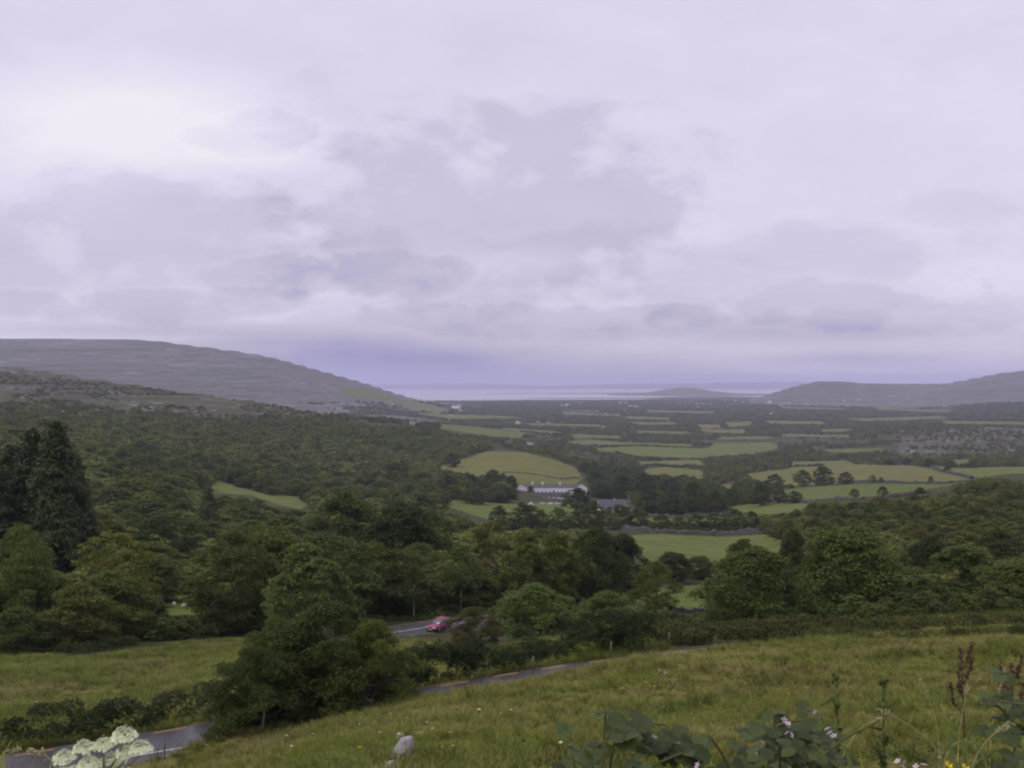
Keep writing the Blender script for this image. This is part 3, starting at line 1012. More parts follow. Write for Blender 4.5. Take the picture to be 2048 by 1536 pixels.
def unit(v):
    return v / np.maximum(np.linalg.norm(v, axis=-1, keepdims=True), 1e-9)


def cards(P, N, size, rng, aspect=0.55, fold=0.12):
    """diamond leaf cards at P facing N"""
    n = len(P)
    T = unit(np.cross(N, rng.normal(size=(n, 3))))
    B = np.cross(N, T)
    s = (size * rng.uniform(0.7, 1.3, n))[:, None]
    V = np.empty((n, 4, 3), np.float32)
    V[:, 0] = P - T * s * 0.5
    V[:, 1] = P + B * s * 0.5 * aspect + N * s * fold
    V[:, 2] = P + T * s * 0.5
    V[:, 3] = P - B * s * 0.5 * aspect + N * s * fold
    Fc = np.arange(n * 4, dtype=np.int32).reshape(-1, 4)
    return V.reshape(-1, 3), Fc


def sph(rng, n):
    return unit(rng.normal(size=(n, 3)))


def crown(rng, n, leaf, cb=0.2, nl=30, lobe=(0.12, 0.19), sub=16, top=1.0, flat=0.8, droop=0.0, peak=0.36, foot=0.66, conic=0.0, rin=(0.55, 1.0)):
    """leaf cards for a crown one unit wide and reaching height 1; cb = height where the crown begins,
    peak = where along the crown it is widest, foot = its width at the bottom"""
    c_list, r_list = [], []
    H_ = top - cb
    for i in range(nl):
        t = (i + rng.random()) / nl
        a = i * 2.399963 + rng.normal() * 0.5
        r = rng.uniform(*lobe) * (1 - 0.35 * t * conic)
        if t < peak:
            w = 0.5 * (foot + (1 - foot) * math.sin(0.5 * math.pi * t / peak))
        else:
            q = (t - peak) / (1 - peak)
            w = 0.5 * (math.sqrt(max(0.0, 1 - q * q)) * (1 - conic) + (1 - q) * conic)
        rho = max(0.0, w - r * 0.75) * rng.uniform(*rin)
        z = cb + r * 0.45 + t * max(H_ - r * 1.25, 0.05)
        c_list.append((rho * math.cos(a), rho * math.sin(a), z))
        r_list.append(r)
    for z in (0.3, 0.55):
        c_list.append((0, 0, cb + H_ * z))
        r_list.append(0.2)
    c_list, r_list = np.array(c_list), np.array(r_list)
    # sub-lobes: the sprays of leaves on each bough, mostly on its outer and upper side
    S1 = np.repeat(np.arange(len(c_list)), sub)
    outw = c_list - np.array([0, 0, cb + 0.35 * H_])
    outw = unit(outw + 1e-4)
    sd = unit(outw[S1] * 0.6 + np.array([0, 0, 0.25]) + sph(rng, len(S1)) * 0.95)
    sc_ = c_list[S1] + sd * (r_list[S1] * rng.uniform(0.6, 1.0, len(S1)))[:, None] * np.array([1, 1, flat])
    sr = r_list[S1] * rng.uniform(0.26, 0.50, len(S1))
    w = sr ** 2
    pick = rng.choice(len(S1), n, p=w / w.sum())
    dd = sph(rng, n)
    dd[:, 2] = np.where(dd[:, 2] < -0.35, -dd[:, 2], dd[:, 2])
    rad = sr[pick] * rng.uniform(0.55, 1.08, n)
    P = sc_[pick] + dd * rad[:, None] * np.array([1.15, 1.15, 0.72])
    P[:, 2] -= droop * np.hypot(P[:, 0], P[:, 1]) * rng.uniform(0.5, 1.0, n)
    P[:, 2] = np.maximum(P[:, 2], 0.01)
    N = unit(dd * 0.5 + np.array([0, 0, 0.5]) + rng.normal(size=(n, 3)) * 0.45)
    V, Fc = cards(P, N, leaf, rng)
    tone = np.clip(0.45 + 0.5 * (rng.random(len(S1))[pick] - 0.5) + rng.normal(size=n) * 0.18, 0, 1)
    return V, Fc, np.repeat(tone, 4), c_list


def trunk(rng, cb, lobes, r=0.022, lean=0.03, multi=1):
    mb = MB()
    for k in range(multi):
        a = rng.uniform(0, 6.28)
        off = 0.0 if multi == 1 else 0.06
        bx, by = off * math.cos(a), off * math.sin(a)
        hc = cb + 0.45 * (1 - cb)
        pts, rad = [], []
        lx, ly = rng.normal() * lean, rng.normal() * lean
        for i in range(6):
            t = i / 5
            pts.append((bx + lx * t + bx * t * 2 + 0.008 * rng.normal(), by + ly * t + by * t * 2 + 0.008 * rng.normal(), t * hc - (0.02 if i == 0 else 0)))
            rad.append(r * (1.25 if i == 0 else 1.0) * (1 - 0.62 * t) / (1 if multi == 1 else 1.4))
        mb.tube(pts, rad, 7)
        for c in lobes[k::multi][:10]:
            t = rng.uniform(0.45, 0.95)
            i = min(int(t * 5), 4)
            p0 = Vector(pts[i]).lerp(Vector(pts[i + 1]), t * 5 - i)
            c = Vector(c)
            if c.z < p0.z * 0.8:
                p0 = Vector(pts[2])
            mid = p0.lerp(c, 0.5) + Vector((rng.normal() * 0.02, rng.normal() * 0.02, 0.02))
            mb.tube([p0, mid, c], [r * 0.42, r * 0.28, r * 0.12], 5)
    return mb


def tree_proto(name, seed, n, leaf, r=0.022, bark='bark', mat='leaf', multi=1, lean=0.03, **kw):
    rng = np.random.default_rng(seed)
    V, Fc, tone, lobes = crown(rng, n, leaf, **kw)
    me_c = make_mesh(name + '_crown', V, Fc, [M[mat]], attrs={'tone': tone})
    tk = trunk(rng, kw.get('cb', 0.2), lobes, r, lean, multi)
    me_t = tk.mesh(name + '_trunk', M[bark], True)
    return dict(crown=me_c, trunk=me_t)


def spruce_proto(name, seed, n_tiers=26):
    rng = np.random.default_rng(seed)
    P, N = [], []
    for i in range(n_tiers):
        t = i / (n_tiers - 1)
        z = 0.06 + 0.92 * t
        rr = 0.5 * (1 - t) ** 0.72 + 0.012
        nb = int(8 + 11 * (1 - t))
        for k in range(nb):
            a = rng.uniform(0, 6.283)
            L = rr * rng.uniform(0.65, 1.1)
            m = int(30 + 190 * L)
            s = rng.uniform(0.12, 1, m) ** 0.7
            w = 0.06 * (1 - 0.6 * s) + 0.012
            la = rng.normal(size=m) * w
            x = s * L
            zz = z - 0.10 * s * L - 0.22 * s ** 2 * L + 0.07 * np.maximum(s - 0.75, 0) + rng.normal(size=m) * 0.008 - np.abs(rng.normal(size=m)) * 0.012
            P.append(np.stack([x * math.cos(a) - la * math.sin(a), x * math.sin(a) + la * math.cos(a), zz], 1))
            N.append(unit(np.stack([0.35 * math.cos(a) + rng.normal(size=m) * 0.35, 0.35 * math.sin(a) + rng.normal(size=m) * 0.35, np.full(m, 0.8)], 1)))
    P, N = np.concatenate(P), np.concatenate(N)
    V, Fc = cards(P, N, 0.045, rng, 0.3, 0.05)
    me_c = make_mesh(name + '_crown', V, Fc, [M['needle']], attrs={'tone': np.repeat(rng.random(len(P)), 4)})
    mb = MB().tube([(0, 0, -0.02), (0, 0, 0.5), (0, 0, 0.99)], [0.035, 0.02, 0.003], 7)
    return dict(crown=me_c, trunk=mb.mesh(name + '_trunk', M['bark'], True))


PT = {
    'round': tree_proto('round', 1, 19000, 0.030, cb=0.02, nl=44, lobe=(0.11, 0.18), sub=18, foot=0.78),
    'round2': tree_proto('round_two', 2, 16000, 0.036, cb=0.03, nl=38, lobe=(0.12, 0.19), sub=18, foot=0.74, peak=0.42),
    'tall': tree_proto('tall', 3, 15000, 0.026, cb=0.09, nl=34, lobe=(0.085, 0.165), sub=14, foot=0.55, peak=0.45),
    'tall2': tree_proto('tall_two', 4, 12000, 0.034, cb=0.12, nl=30, lobe=(0.085, 0.17), sub=12, conic=0.35, foot=0.6, peak=0.35),
    'airy': tree_proto('airy', 5, 9500, 0.028, cb=0.10, nl=34, lobe=(0.08, 0.14), sub=10, r=0.018, multi=3, lean=0.10, foot=0.6),
    'birch': tree_proto('birch', 6, 6000, 0.034, cb=0.34, nl=24, lobe=(0.10, 0.17), sub=12, r=0.020, bark='pale_bark', lean=0.06, conic=0.4, droop=0.15, foot=0.5),
    'shrub': tree_proto('shrub', 8, 16000, 0.030, cb=-0.04, nl=40, lobe=(0.11, 0.18), sub=16, multi=3, lean=0.12, flat=0.7, foot=0.86, peak=0.3),
    'thorn': tree_proto('thorn', 9, 34000, 0.020, cb=-0.03, nl=48, lobe=(0.09, 0.155), sub=24, multi=3, lean=0.14, flat=0.55, foot=0.84, peak=0.34, rin=(0.6, 1.12)),
    'mid': tree_proto('mid', 11, 3000, 0.062, cb=0.0, nl=26, lobe=(0.13, 0.2), sub=10, foot=0.75),
    'mid2': tree_proto('mid_two', 12, 3000, 0.062, cb=0.04, nl=22, lobe=(0.13, 0.21), sub=10, conic=0.25, foot=0.65, peak=0.42),
    'mid3': tree_proto('mid_three', 13, 3000, 0.062, cb=0.0, nl=28, lobe=(0.12, 0.19), sub=10, flat=0.7, foot=0.82, peak=0.3),
    'spruce': spruce_proto('spruce', 21, 34),
    'spruce2': spruce_proto('spruce_two', 22, 28),
}


def tree(name, base, h, w, proto, label, cat='tree', group=None, tint=(1, 1, 1), rz=None, scale_y=1.0):
    p = PT[proto]
    o = empty(name, base, label, cat, group, R.uniform(0, 6.28) if rz is None else rz)
    t = link('trunk', p['trunk'], o)
    c = link('crown', p['crown'], o)
    for q in (t, c):
        q.scale = (w, w * scale_y, h)
    c.color = (*tint, 1)
    return o


OLIVE, YEL, DARK, MIDG, GREY, RED = (1.08, 1.02, 0.95), (1.28, 1.22, 0.95), (0.62, 0.66, 0.72), (0.95, 1.0, 0.95), (1.05, 1.08, 1.25), (0.85, 0.72, 0.85)
# (photo x, distance, photo y of the top, crown width in photo px, proto, tint, name, label)
HEROES = [
    # spruces at the left edge
    (22, 176, 888, 215, 'spruce2', (1, 1, 1), 'spruce_tree', 'dark spruce at the very left edge of the picture, lower than its neighbours'),
    (66, 172, 858, 225, 'spruce', (1, 1, 1), 'spruce_tree', 'dark spruce with a pointed top standing second from the left edge'),
    (112, 168, 842, 235, 'spruce2', (0.95, 1, 1), 'spruce_tree', 'tallest dark spruce of the clump at the left'),
    (148, 178, 912, 170, 'spruce', (1, 1, 1), 'spruce_tree', 'shorter dark spruce on the right side of the spruce clump'),
    (-25, 165, 900, 220, 'spruce', (1, 1, 1), 'spruce_tree', 'dark spruce half cut by the left picture edge'),
    (416, 300, 974, 90, 'spruce2', (1.7, 1.7, 1.7), 'spruce_tree', 'single small conifer standing in the hillside wood below the clearing'),
    # front row left
    (40, 112, 1050, 170, 'tall', MIDG, 'broadleaf_tree', 'mid green tree below the spruces at the left edge'),
    (225, 122, 1062, 225, 'airy', YEL, 'broadleaf_tree', 'airy olive tree with pale bare branches showing, left of the glade'),
    (160, 105, 1168, 180, 'shrub', OLIVE, 'broadleaf_tree', 'low dark bushy tree in front of the airy olive tree'),
    (30, 100, 1215, 150, 'shrub', MIDG, 'broadleaf_tree', 'low rounded bush at the left edge above the far meadow'),
    (468, 124, 1062, 218, 'tall', MIDG, 'broadleaf_tree', 'broad green tree standing just right of the sheep glade'),
    (545, 134, 1052, 180, 'round2', MIDG, 'broadleaf_tree', 'dense green tree right behind the broad tree by the glade'),
    (612, 112, 1085, 225, 'tall2', GREY, 'broadleaf_tree', 'greyish green tree directly behind the big hawthorn'),
    (690, 205, 985, 190, 'round', DARK, 'broadleaf_tree', 'tall dark green tree rising in the middle of the roadside wood'),
    (800, 205, 1002, 160, 'round2', DARK, 'broadleaf_tree', 'dark green round tree right of the tallest wood tree'),
    (860, 215, 1022, 130, 'tall', DARK, 'broadleaf_tree', 'dark tree deep behind the birches above the red car'),
    (750, 146, 1080, 130, 'birch', OLIVE, 'birch_tree', 'slender birch with pale stem standing left of the road bend'),
    (714, 150, 1095, 100, 'birch', MIDG, 'birch_tree', 'second slender birch close left of the first one by the road bend'),
    (828, 142, 1128, 70, 'birch', MIDG, 'birch_tree', 'small thin birch with pale stem just above the road bend'),
    (920, 152, 1085, 110, 'birch', GREY, 'birch_tree', 'pale stemmed birch above the red car'),
    (985, 165, 1042, 160, 'airy', OLIVE, 'broadleaf_tree', 'olive airy tree right of the birch above the car'),
    (1052, 160, 1062, 130, 'tall2', OLIVE, 'broadleaf_tree', 'olive brown tree in the middle of the roadside wood'),
    (1112, 165, 1062, 125, 'tall2', (1.22, 1.22, 0.85), 'broadleaf_tree', 'yellow green tree between the olive and the dark round tree'),
    (1188, 175, 1055, 140, 'round', (0.72, 0.76, 0.75), 'broadleaf_tree', 'dark round tree with bare lower trunk at the right end of the roadside wood'),
    (1242, 190, 1066, 120, 'round2', DARK, 'broadleaf_tree', 'dark tree bordering the left side of the sloping grass field'),
    # right of the car
    (948, 94, 1212, 120, 'thorn', RED, 'hawthorn_bush', 'reddish dark hawthorn hiding the rear of the red car'),
    (1068, 106, 1168, 190, 'shrub', MIDG, 'broadleaf_tree', 'wide green bush right of the reddish hawthorn'),
    (1215, 110, 1182, 130, 'shrub', MIDG, 'broadleaf_tree', 'round green bush below the dark round tree'),
    (1312, 142, 1122, 110, 'tall', (1.1, 1.15, 1.0), 'broadleaf_tree', 'small green tree with visible trunk beside the bright paddock'),
    (1345, 250, 1104, 84, 'round2', DARK, 'broadleaf_tree', 'dark bush at the near corner of the sloping grass field'),
    (1490, 165, 1080, 130, 'round', DARK, 'broadleaf_tree', 'dark tree top peeping over the big round tree'),
    (1400, 262, 1112, 72, 'round2', DARK, 'broadleaf_tree', 'small dark bush left of the big round tree'),
    (1508, 95, 1096, 245, 'round', (1.12, 1.12, 0.95), 'broadleaf_tree', 'big dome shaped green tree behind the hedge on the right'),
    (1700, 108, 1052, 245, 'round2', (0.9, 0.95, 0.9), 'broadleaf_tree', 'largest dark green tree right of the dome shaped tree'),
    (1590, 140, 1062, 100, 'round', DARK, 'broadleaf_tree', 'dark tree wedged between the two big trees on the right'),
    (1825, 118, 1150, 120, 'airy', OLIVE, 'broadleaf_tree', 'thin brownish bush right of the largest tree'),
    (1930, 112, 1088, 200, 'tall2', MIDG, 'broadleaf_tree', 'green tree second from the right edge behind the hedge'),
    (2040, 104, 1118, 170, 'round2', OLIVE, 'broadleaf_tree', 'olive green tree cut by the right edge of the picture'),
    (1860, 150, 1075, 140, 'round', DARK, 'broadleaf_tree', 'dark tree behind the thin brownish bush at the right'),
    (2000, 160, 1062, 140, 'tall', DARK, 'broadleaf_tree', 'dark tree at the right edge in the row behind'),
    # big thorn in the foreground
    (655, 51, 1200, 330, 'thorn', (0.72, 0.76, 0.74), 'hawthorn_bush', 'big hawthorn standing beside the near road left of centre'),
    (508, 47.6, 1288, 225, 'thorn', (0.66, 0.7, 0.72), 'hawthorn_bush', 'lower dark thorn bush at the left foot of the big hawthorn'),
    (612, 52, 1262, 300, 'thorn', (0.85, 0.85, 0.85), 'hawthorn_bush', 'dense dark middle part of the hawthorn thicket beside the near road'),
    (556, 52.5, 1230, 200, 'thorn', (0.76, 0.8, 0.76), 'hawthorn_bush', 'left shoulder of the hawthorn thicket, just left of the big hawthorn'),
    (796, 51.5, 1345, 105, 'thorn', (0.95, 0.95, 0.85), 'hawthorn_bush', 'small low thorn at the right foot of the big hawthorn'),
    (462, 47.5, 1385, 110, 'thorn', (0.8, 0.85, 0.85), 'hawthorn_bush', 'small dark thorn at the far left foot of the hawthorn thicket'),
    (748, 49.5, 1236, 200, 'thorn', (0.85, 0.86, 0.76), 'hawthorn_bush', 'thorn bush forming the right side of the big hawthorn'),
]
for (px, d, top, wpx, pr, tint, nm, lab) in HEROES:
    b = G(px, d)
    zt = -(top - CY) / F * d
    h = zt - b.z
    tree(nm, b, h, wpx / F * d, pr, lab, 'bush' if 'bush' in nm else 'tree', None, tint)

# ---- trees about the fields, the hotel and along the hedgerows
HROW = [(1000, 1010, 46), (1045, 1004, 56), (1082, 1018, 40), (1116, 1014, 44), (1150, 1022, 36), (1188, 1002, 56), (1238, 1008, 54), (1276, 1016, 52),
        (1322, 1028, 42), (1360, 1032, 40), (1392, 1026, 44), (1430, 1024, 52), (1468, 1018, 60), (1502, 1022, 46)]
ORD = ['leftmost', 'second from left', 'third from left', 'fourth from left', 'fifth from left', 'sixth from left', 'seventh from left', 'eighth from left', 'ninth from left', 'tenth from left', 'eleventh from left', 'twelfth from left', 'second last', 'rightmost']
for q, (px, top, wpx) in enumerate(HROW):
    b = hit(px, 1060, 300)
    d = b.y
    tree('hedgerow_tree', b, -(top - CY) / F * d - b.z, wpx / F * d * 1.08, random.choice(['mid', 'mid2', 'mid3']),
         ORD[q] + ' dark tree in the row above the sloping grass field', 'tree', 'row of trees above the sloping field', (0.85, 0.9, 0.95))
PARK = [  # photo x, y of foot, y of top, width, tint
    (1155, 1026, 976, 76, DARK, 'large dark bushy tree in front of the right end of the hotel'),
    (1024, 984, 950, 26, DARK, 'narrow dark tree touching the left end of the hotel'),
    (985, 986, 938, 46, DARK, 'dark tree second to the left of the hotel'),
    (940, 990, 948, 50, DARK, 'dark tree third to the left of the hotel'),
    (895, 996, 946, 56, DARK, 'dark tree farthest left of the hotel beside the wood'),
    (1010, 1004, 972, 60, DARK, 'low dark shrub tree below the left end of the hotel'),
    (950, 1008, 975, 62, DARK, 'low spreading dark tree above the lawn left of the hotel'),
    (1060, 1046, 1008, 52, (0.7, 0.8, 0.75), 'round dark tree standing on the lawn below the hotel'),
    (1200, 996, 962, 60, DARK, 'dark tree just right of the hotel gable'),
    (1245, 994, 950, 62, DARK, 'dark tree behind the slate roofed cottage'),
    (1290, 990, 946, 58, DARK, 'dark tree up behind the right end of the cottage'),
    (1340, 990, 955, 52, DARK, 'dark tree farther right behind the cottage'),
    (1300, 1030, 978, 70, DARK, 'dense dark tree just right of the cottage'),
    (1345, 1032, 984, 66, DARK, 'dense dark tree second right of the cottage'),
    (1388, 1026, 962, 52, (0.7, 0.68, 0.65), 'tall domed dark tree right of the cottage'),
    (1430, 1026, 980, 58, DARK, 'dark spreading tree third right of the cottage'),
    (1465, 1012, 975, 46, (0.8, 0.9, 0.9), 'mid green tree left of the bright green field'),
    (1520, 1012, 962, 52, (0.75, 0.8, 0.85), 'dark tree at the left corner of the bright green field'),
    (1560, 1006, 978, 34, DARK, 'round bush inside the left corner of the bright green field'),
    (1590, 1006, 982, 38, DARK, 'flat dark bush second inside the bright green field'),
    (1550, 976, 948, 44, DARK, 'dark tree at the left end of the clump between two fields'),
    (1605, 972, 940, 46, DARK, 'dark tree left of the middle of the clump between two fields'),
    (1645, 970, 932, 56, DARK, 'tallest dark tree of the clump between two fields'),
    (1692, 968, 944, 36, DARK, 'dark tree at the right end of the clump between two fields'),
    (1709, 996, 977, 22, DARK, 'small lone tree on the near edge of the bright green field, left one'),
    (1766, 994, 972, 24, DARK, 'round lone tree on the near edge of the bright green field'),
    (1840, 990, 974, 24, DARK, 'round bush at the right corner of the bright green field'),
    (1745, 966, 950, 18, GREY, 'thin tree on the wall between bright and tan fields'),
    (1762, 966, 954, 14, RED, 'small reddish bush on the wall between bright and tan fields'),
    (1862, 966, 952, 14, DARK, 'bush on the right part of the wall above the bright field'),
    (1778, 930, 917, 24, DARK, 'bush at the top of the broad tan field, left one'),
    (1815, 930, 916, 26, DARK, 'bush at the top of the broad tan field, right one'),
    (1857, 934, 917, 30, DARK, 'dark bush at the corner of the right hand field'),
    (1902, 936, 921, 30, DARK, 'dark bush in the middle of the right hand field'),
    (1895, 945, 932, 18, DARK, 'little tree standing on the wall of the right hand field'),
    (1944, 936, 922, 34, DARK, 'wide dark bush at the top of the right hand field'),
    (905, 935, 905, 36, DARK, 'dark tree at the lower corner of the hillside pasture'),
    (790, 958, 925, 60, (0.55, 0.5, 0.55), 'purplish dark tree standing out in the hillside wood'),
    (1190, 962, 938, 44, DARK, 'dark tree bordering the right side of the hillside pasture'),
    (1170, 945, 924, 36, DARK, 'smaller dark tree up along the right side of the hillside pasture'),
]
for (px, foot, top, wpx, tint, lab) in PARK:
    b = hit(px, foot, 420)
    d = b.y
    tree('field_tree', b, -(top - CY) / F * d - b.z, wpx / F * d, random.choice(['mid', 'mid2', 'mid3']), lab, 'bush' if 'bush' in lab else 'tree', None, tint)


# ---- scatter objects ("stuff"): prototypes and points in one mesh, instanced by a node group
def scatter_group():
    ng = bpy.data.node_groups.new('scatter', 'GeometryNodeTree')
    ng.interface.new_socket('Geometry', in_out='INPUT', socket_type='NodeSocketGeometry')
    ng.interface.new_socket('Geometry', in_out='OUTPUT', socket_type='NodeSocketGeometry')
    N, L = ng.nodes, ng.links
    gi, go = N.new('NodeGroupInput'), N.new('NodeGroupOutput')

    def attr(nm, typ):
        a = N.new('GeometryNodeInputNamedAttribute')
        a.data_type = typ
        a.inputs[0].default_value = nm
        return a.outputs[0]
    sep = N.new('GeometryNodeSeparateGeometry')
    sep.domain = 'POINT'
    L.new(gi.outputs[0], sep.inputs[0])
    cmp_ = N.new('FunctionNodeCompare')
    cmp_.data_type = 'INT'
    cmp_.operation = 'GREATER_THAN'
    isel = [s for s in cmp_.inputs if s.type == 'INT']
    L.new(attr('pt', 'INT'), isel[0])
    isel[1].default_value = 0
    L.new(cmp_.outputs[0], sep.inputs[1])
    join = N.new('GeometryNodeJoinGeometry')
    for k in range(4):
        c2 = N.new('FunctionNodeCompare')
        c2.data_type = 'INT'
        c2.operation = 'EQUAL'
        i2 = [s for s in c2.inputs if s.type == 'INT']
        L.new(attr('idx', 'INT'), i2[0])
        i2[1].default_value = k
        s2 = N.new('GeometryNodeSeparateGeometry')
        s2.domain = 'POINT'
        L.new(sep.outputs[1], s2.inputs[0])
        L.new(c2.outputs[0], s2.inputs[1])
        ti = N.new('GeometryNodeGeometryToInstance')
        L.new(s2.outputs[0], ti.inputs[0])
        L.new(ti.outputs[0], join.inputs[0])
    iop = N.new('GeometryNodeInstanceOnPoints')
    L.new(sep.outputs[0], iop.inputs['Points'])
    L.new(join.outputs[0], iop.inputs['Instance'])
    iop.inputs['Pick Instance'].default_value = True
    L.new(attr('idx', 'INT'), iop.inputs['Instance Index'])
    L.new(attr('rot', 'FLOAT_VECTOR'), iop.inputs['Rotation'])
    L.new(attr('scl', 'FLOAT_VECTOR'), iop.inputs['Scale'])
    L.new(iop.outputs[0], go.inputs[0])
    return ng


SCATTER = scatter_group()


def scatter(name, protos, P, rot, scl, mats, label, cat, tint=(1, 1, 1), seed=1):
    """protos: four tuples (V, F, tone, matindex)"""
    rng = np.random.default_rng(seed)
    Vs, Fs, mi, tone, idx = [], [], [], [], []
    b = 0
    for k, (V, Fc, tn, m) in enumerate(protos):
        Vs.append(V)
        Fs.append(np.asarray(Fc) + b)
        mi.append(np.full(len(Fc), m) if np.isscalar(m) else np.asarray(m))
        tone.append(tn)
        idx.append(np.full(len(V), k))
        b += len(V)
    n = len(P)
    Vs.append(P)
    tone.append(np.zeros(n))
    idx.append(rng.integers(0, 4, n))
    V = np.concatenate(Vs)
    z = np.zeros((b, 3))
    # keep quads and tris
    bysz = {}
    for f, m in zip(Fs, mi):
        bysz.setdefault(f.shape[1], []).append((f, m))
    fl, ml = [], []
    for s, lst in bysz.items():
        fl.append(np.concatenate([a for a, _ in lst]))
        ml.append(np.concatenate([m for _, m in lst]))
    me = make_mesh(name, V, fl, mats, np.concatenate(ml), attrs={
        'tone': np.concatenate(tone), 'idx': np.concatenate(idx).astype(np.int32),
        'pt': np.concatenate([np.zeros(b), np.ones(n)]).astype(np.int32),
        'rot': np.concatenate([z, rot]), 'scl': np.concatenate([z, scl])})
    o = link(name, me)
    o.color = (*tint, 1)
    md = o.modifiers.new('scatter', 'NODES')
    md.node_group = SCATTER
    tag(o, label, cat, kind='stuff')
    return o


def thin(P, spacing, rng):
    """rough Poisson thinning on a hash grid"""
    order = rng.permutation(len(P))
    cell = {}
    keep = []
    for i in order:
        s = spacing[i] if hasattr(spacing, '__len__') else spacing
        k = (int(P[i, 0] // s), int(P[i, 1] // s), round(s, 1))
        ok = True
        for a in (-1, 0, 1):
            for b in (-1, 0, 1):
                q = cell.get((k[0] + a, k[1] + b, k[2]))
                if q is not None and (q[0] - P[i, 0]) ** 2 + (q[1] - P[i, 1]) ** 2 < s * s:
                    ok = False
                    break
            if not ok:
                break
        if ok:
            cell[k] = P[i]
            keep.append(i)
    return np.array(keep, int)


def sample_region(poly, d0, d1, n, rng, skip=(), road=6.5):
    p = np.array(poly, float)
    px = rng.uniform(p[:, 0].min(), p[:, 0].max(), n)
    d = np.sqrt(rng.uniform(d0 ** 2, d1 ** 2, n))
    x = (px - CX) / F * d
    z = H(x, d)
    fx, fy = proj(x, d, z)
    ok = inpoly(fx, fy, poly) & ~in_fields(fx, fy, d, skip) & (z > SEA + 1.0)
    if d0 < 170:
        for line, hw in ROADS:
            ln = line[::4]
            q = np.where(ok)[0]
            q = q[d[q] < 180]
            if len(q):
                dm = np.sqrt(((x[q, None] - ln[None, :, 0]) ** 2 + (d[q, None] - ln[None, :, 1]) ** 2).min(1))
                ok[q[dm < road]] = False
    return np.stack([x, d, z], 1)[ok], fx[ok], fy[ok]


far_rng = np.random.default_rng(77)
FAR_PROTOS = []
for k in range(4):
    V, Fc, tn, _ = crown(far_rng, 520, 0.14, cb=-0.04, nl=14, lobe=(0.15, 0.23), sub=7, flat=0.75, foot=0.85)
    FAR_PROTOS.append((V, Fc, tn, 0))
MIDFAR = []
for k in range(4):
    V, Fc, tn, _ = crown(far_rng, 1500, 0.085, cb=-0.02, nl=22, lobe=(0.13, 0.21), sub=9, flat=0.75, foot=0.8)
    MIDFAR.append((V, Fc, tn, 0))


def rots(n, rng):
    r = np.zeros((n, 3))
    r[:, 2] = rng.uniform(0, 6.283, n)
    return r


def sizes(n, w0, w1, h0, h1, rng):
    t = rng.random(n)
    w = w0 + (w1 - w0) * t
    h = h0 + (h1 - h0) * np.clip(t + rng.normal(size=n) * 0.2, 0, 1)
    return np.stack([w, w, h], 1)


def hides_field(P, sz, fx, fy, names=None):
    r = np.zeros(len(P), bool)
    hp_ = sz[:, 2] / P[:, 1] * F
    wp = sz[:, 0] / P[:, 1] * F
    for k, _, poly, (a, b), _l in FIELDS:
        if k in ('wl',) or (names and k not in names):
            continue
        pc = np.array(poly, float)
        c = pc.mean(0)
        pc = c + (pc - c) * np.array([0.97, 0.88])
        for ox in (-0.3, 0, 0.3):
            for oy in (0.4, 0.7, 0.95):
                r |= inpoly(fx + ox * wp, fy - oy * hp_, pc) & (P[:, 1] < b)
    return r


# the hillside wood on the left
WL = [(-500, 800), (0, 812), (120, 800), (250, 822), (400, 835), (560, 830), (640, 825), (720, 838), (870, 852), (930, 866), (990, 896), (905, 921), (872, 937), (900, 948), (960, 955), (1008, 948),
      (1030, 985), (1000, 1006), (890, 998), (895, 1016), (985, 1045), (985, 1056), (1100, 1070), (1215, 1072), (1285, 1120), (1160, 1185), (1160, 1215), (900, 1226), (760, 1236), (560, 1262), (260, 1290), (0, 1300), (-500, 1300)]
rng = np.random.default_rng(5)
P, fx, fy = sample_region(WL, 108, 1750, 90000, rng)
spc = np.where(P[:, 1] < 450, 5.6, np.where(P[:, 1] < 850, 6.6, 8.5))
k = thin(P, spc, rng)
P, fx, fy = P[k], fx[k], fy[k]
sz = sizes(len(P), 8.0, 13.5, 4.4, 7.2, rng) * (1 + 0.55 * (rng.random(len(P)) > 0.8))[:, None]
up = smooth01((870 - fy) / 60)                        # scrubbier towards the ridge
sz *= (1 - 0.38 * up)[:, None]
gap = vnoise(P[:, 0] / 45, P[:, 1] / 45, 3)
keep = rng.random(len(P)) < np.where(up > 0.4, np.clip(1.7 * gap - 0.2, 0.05, 1), 1.0)
keep &= ~hides_field(P, sz * 1.1, fx, fy)
P, fx, fy, sz = P[keep], fx[keep], fy[keep], sz[keep]


def split_visible(P, fx, sz, nmax, dmax):
    """the trees that show largest: front to back against a running skyline"""
    order = np.argsort(P[:, 1])
    sky = np.full(2600, 3000.0)
    for (px, d, top, wpx, *_r) in HEROES:
        pass
    vis = []
    hero = sorted([(h[1], h[0], h[2], h[3]) for h in HEROES])
    hi = 0
    for i in order:
        d = P[i, 1]
        while hi < len(hero) and hero[hi][0] < d:
            _, hx, ht, hw = hero[hi]
            a, b = int(max(0, hx - hw * 0.4) + 200), int(min(2399, hx + hw * 0.4 + 200))
            if b > a:
                sky[a:b] = np.minimum(sky[a:b], ht + 8)
            hi += 1
        if fx[i] < -30 or fx[i] > 2080:
            continue
        top = CY - F * (P[i, 2] + sz[i, 2]) / d
        hw = sz[i, 0] / d * F * 0.4
        a, b = int(max(0, fx[i] - hw + 200)), int(min(2599, fx[i] + hw + 201))
        seg = sky[a:b]
        show = np.clip(seg - top, 0, sz[i, 2] / d * F).mean()
        if show > 6 and d < dmax:
            vis.append((show * hw, i))
        sky[a:b] = np.minimum(seg, top + 4)
    vis.sort(reverse=True)
    return [i for _, i in vis[:nmax]]


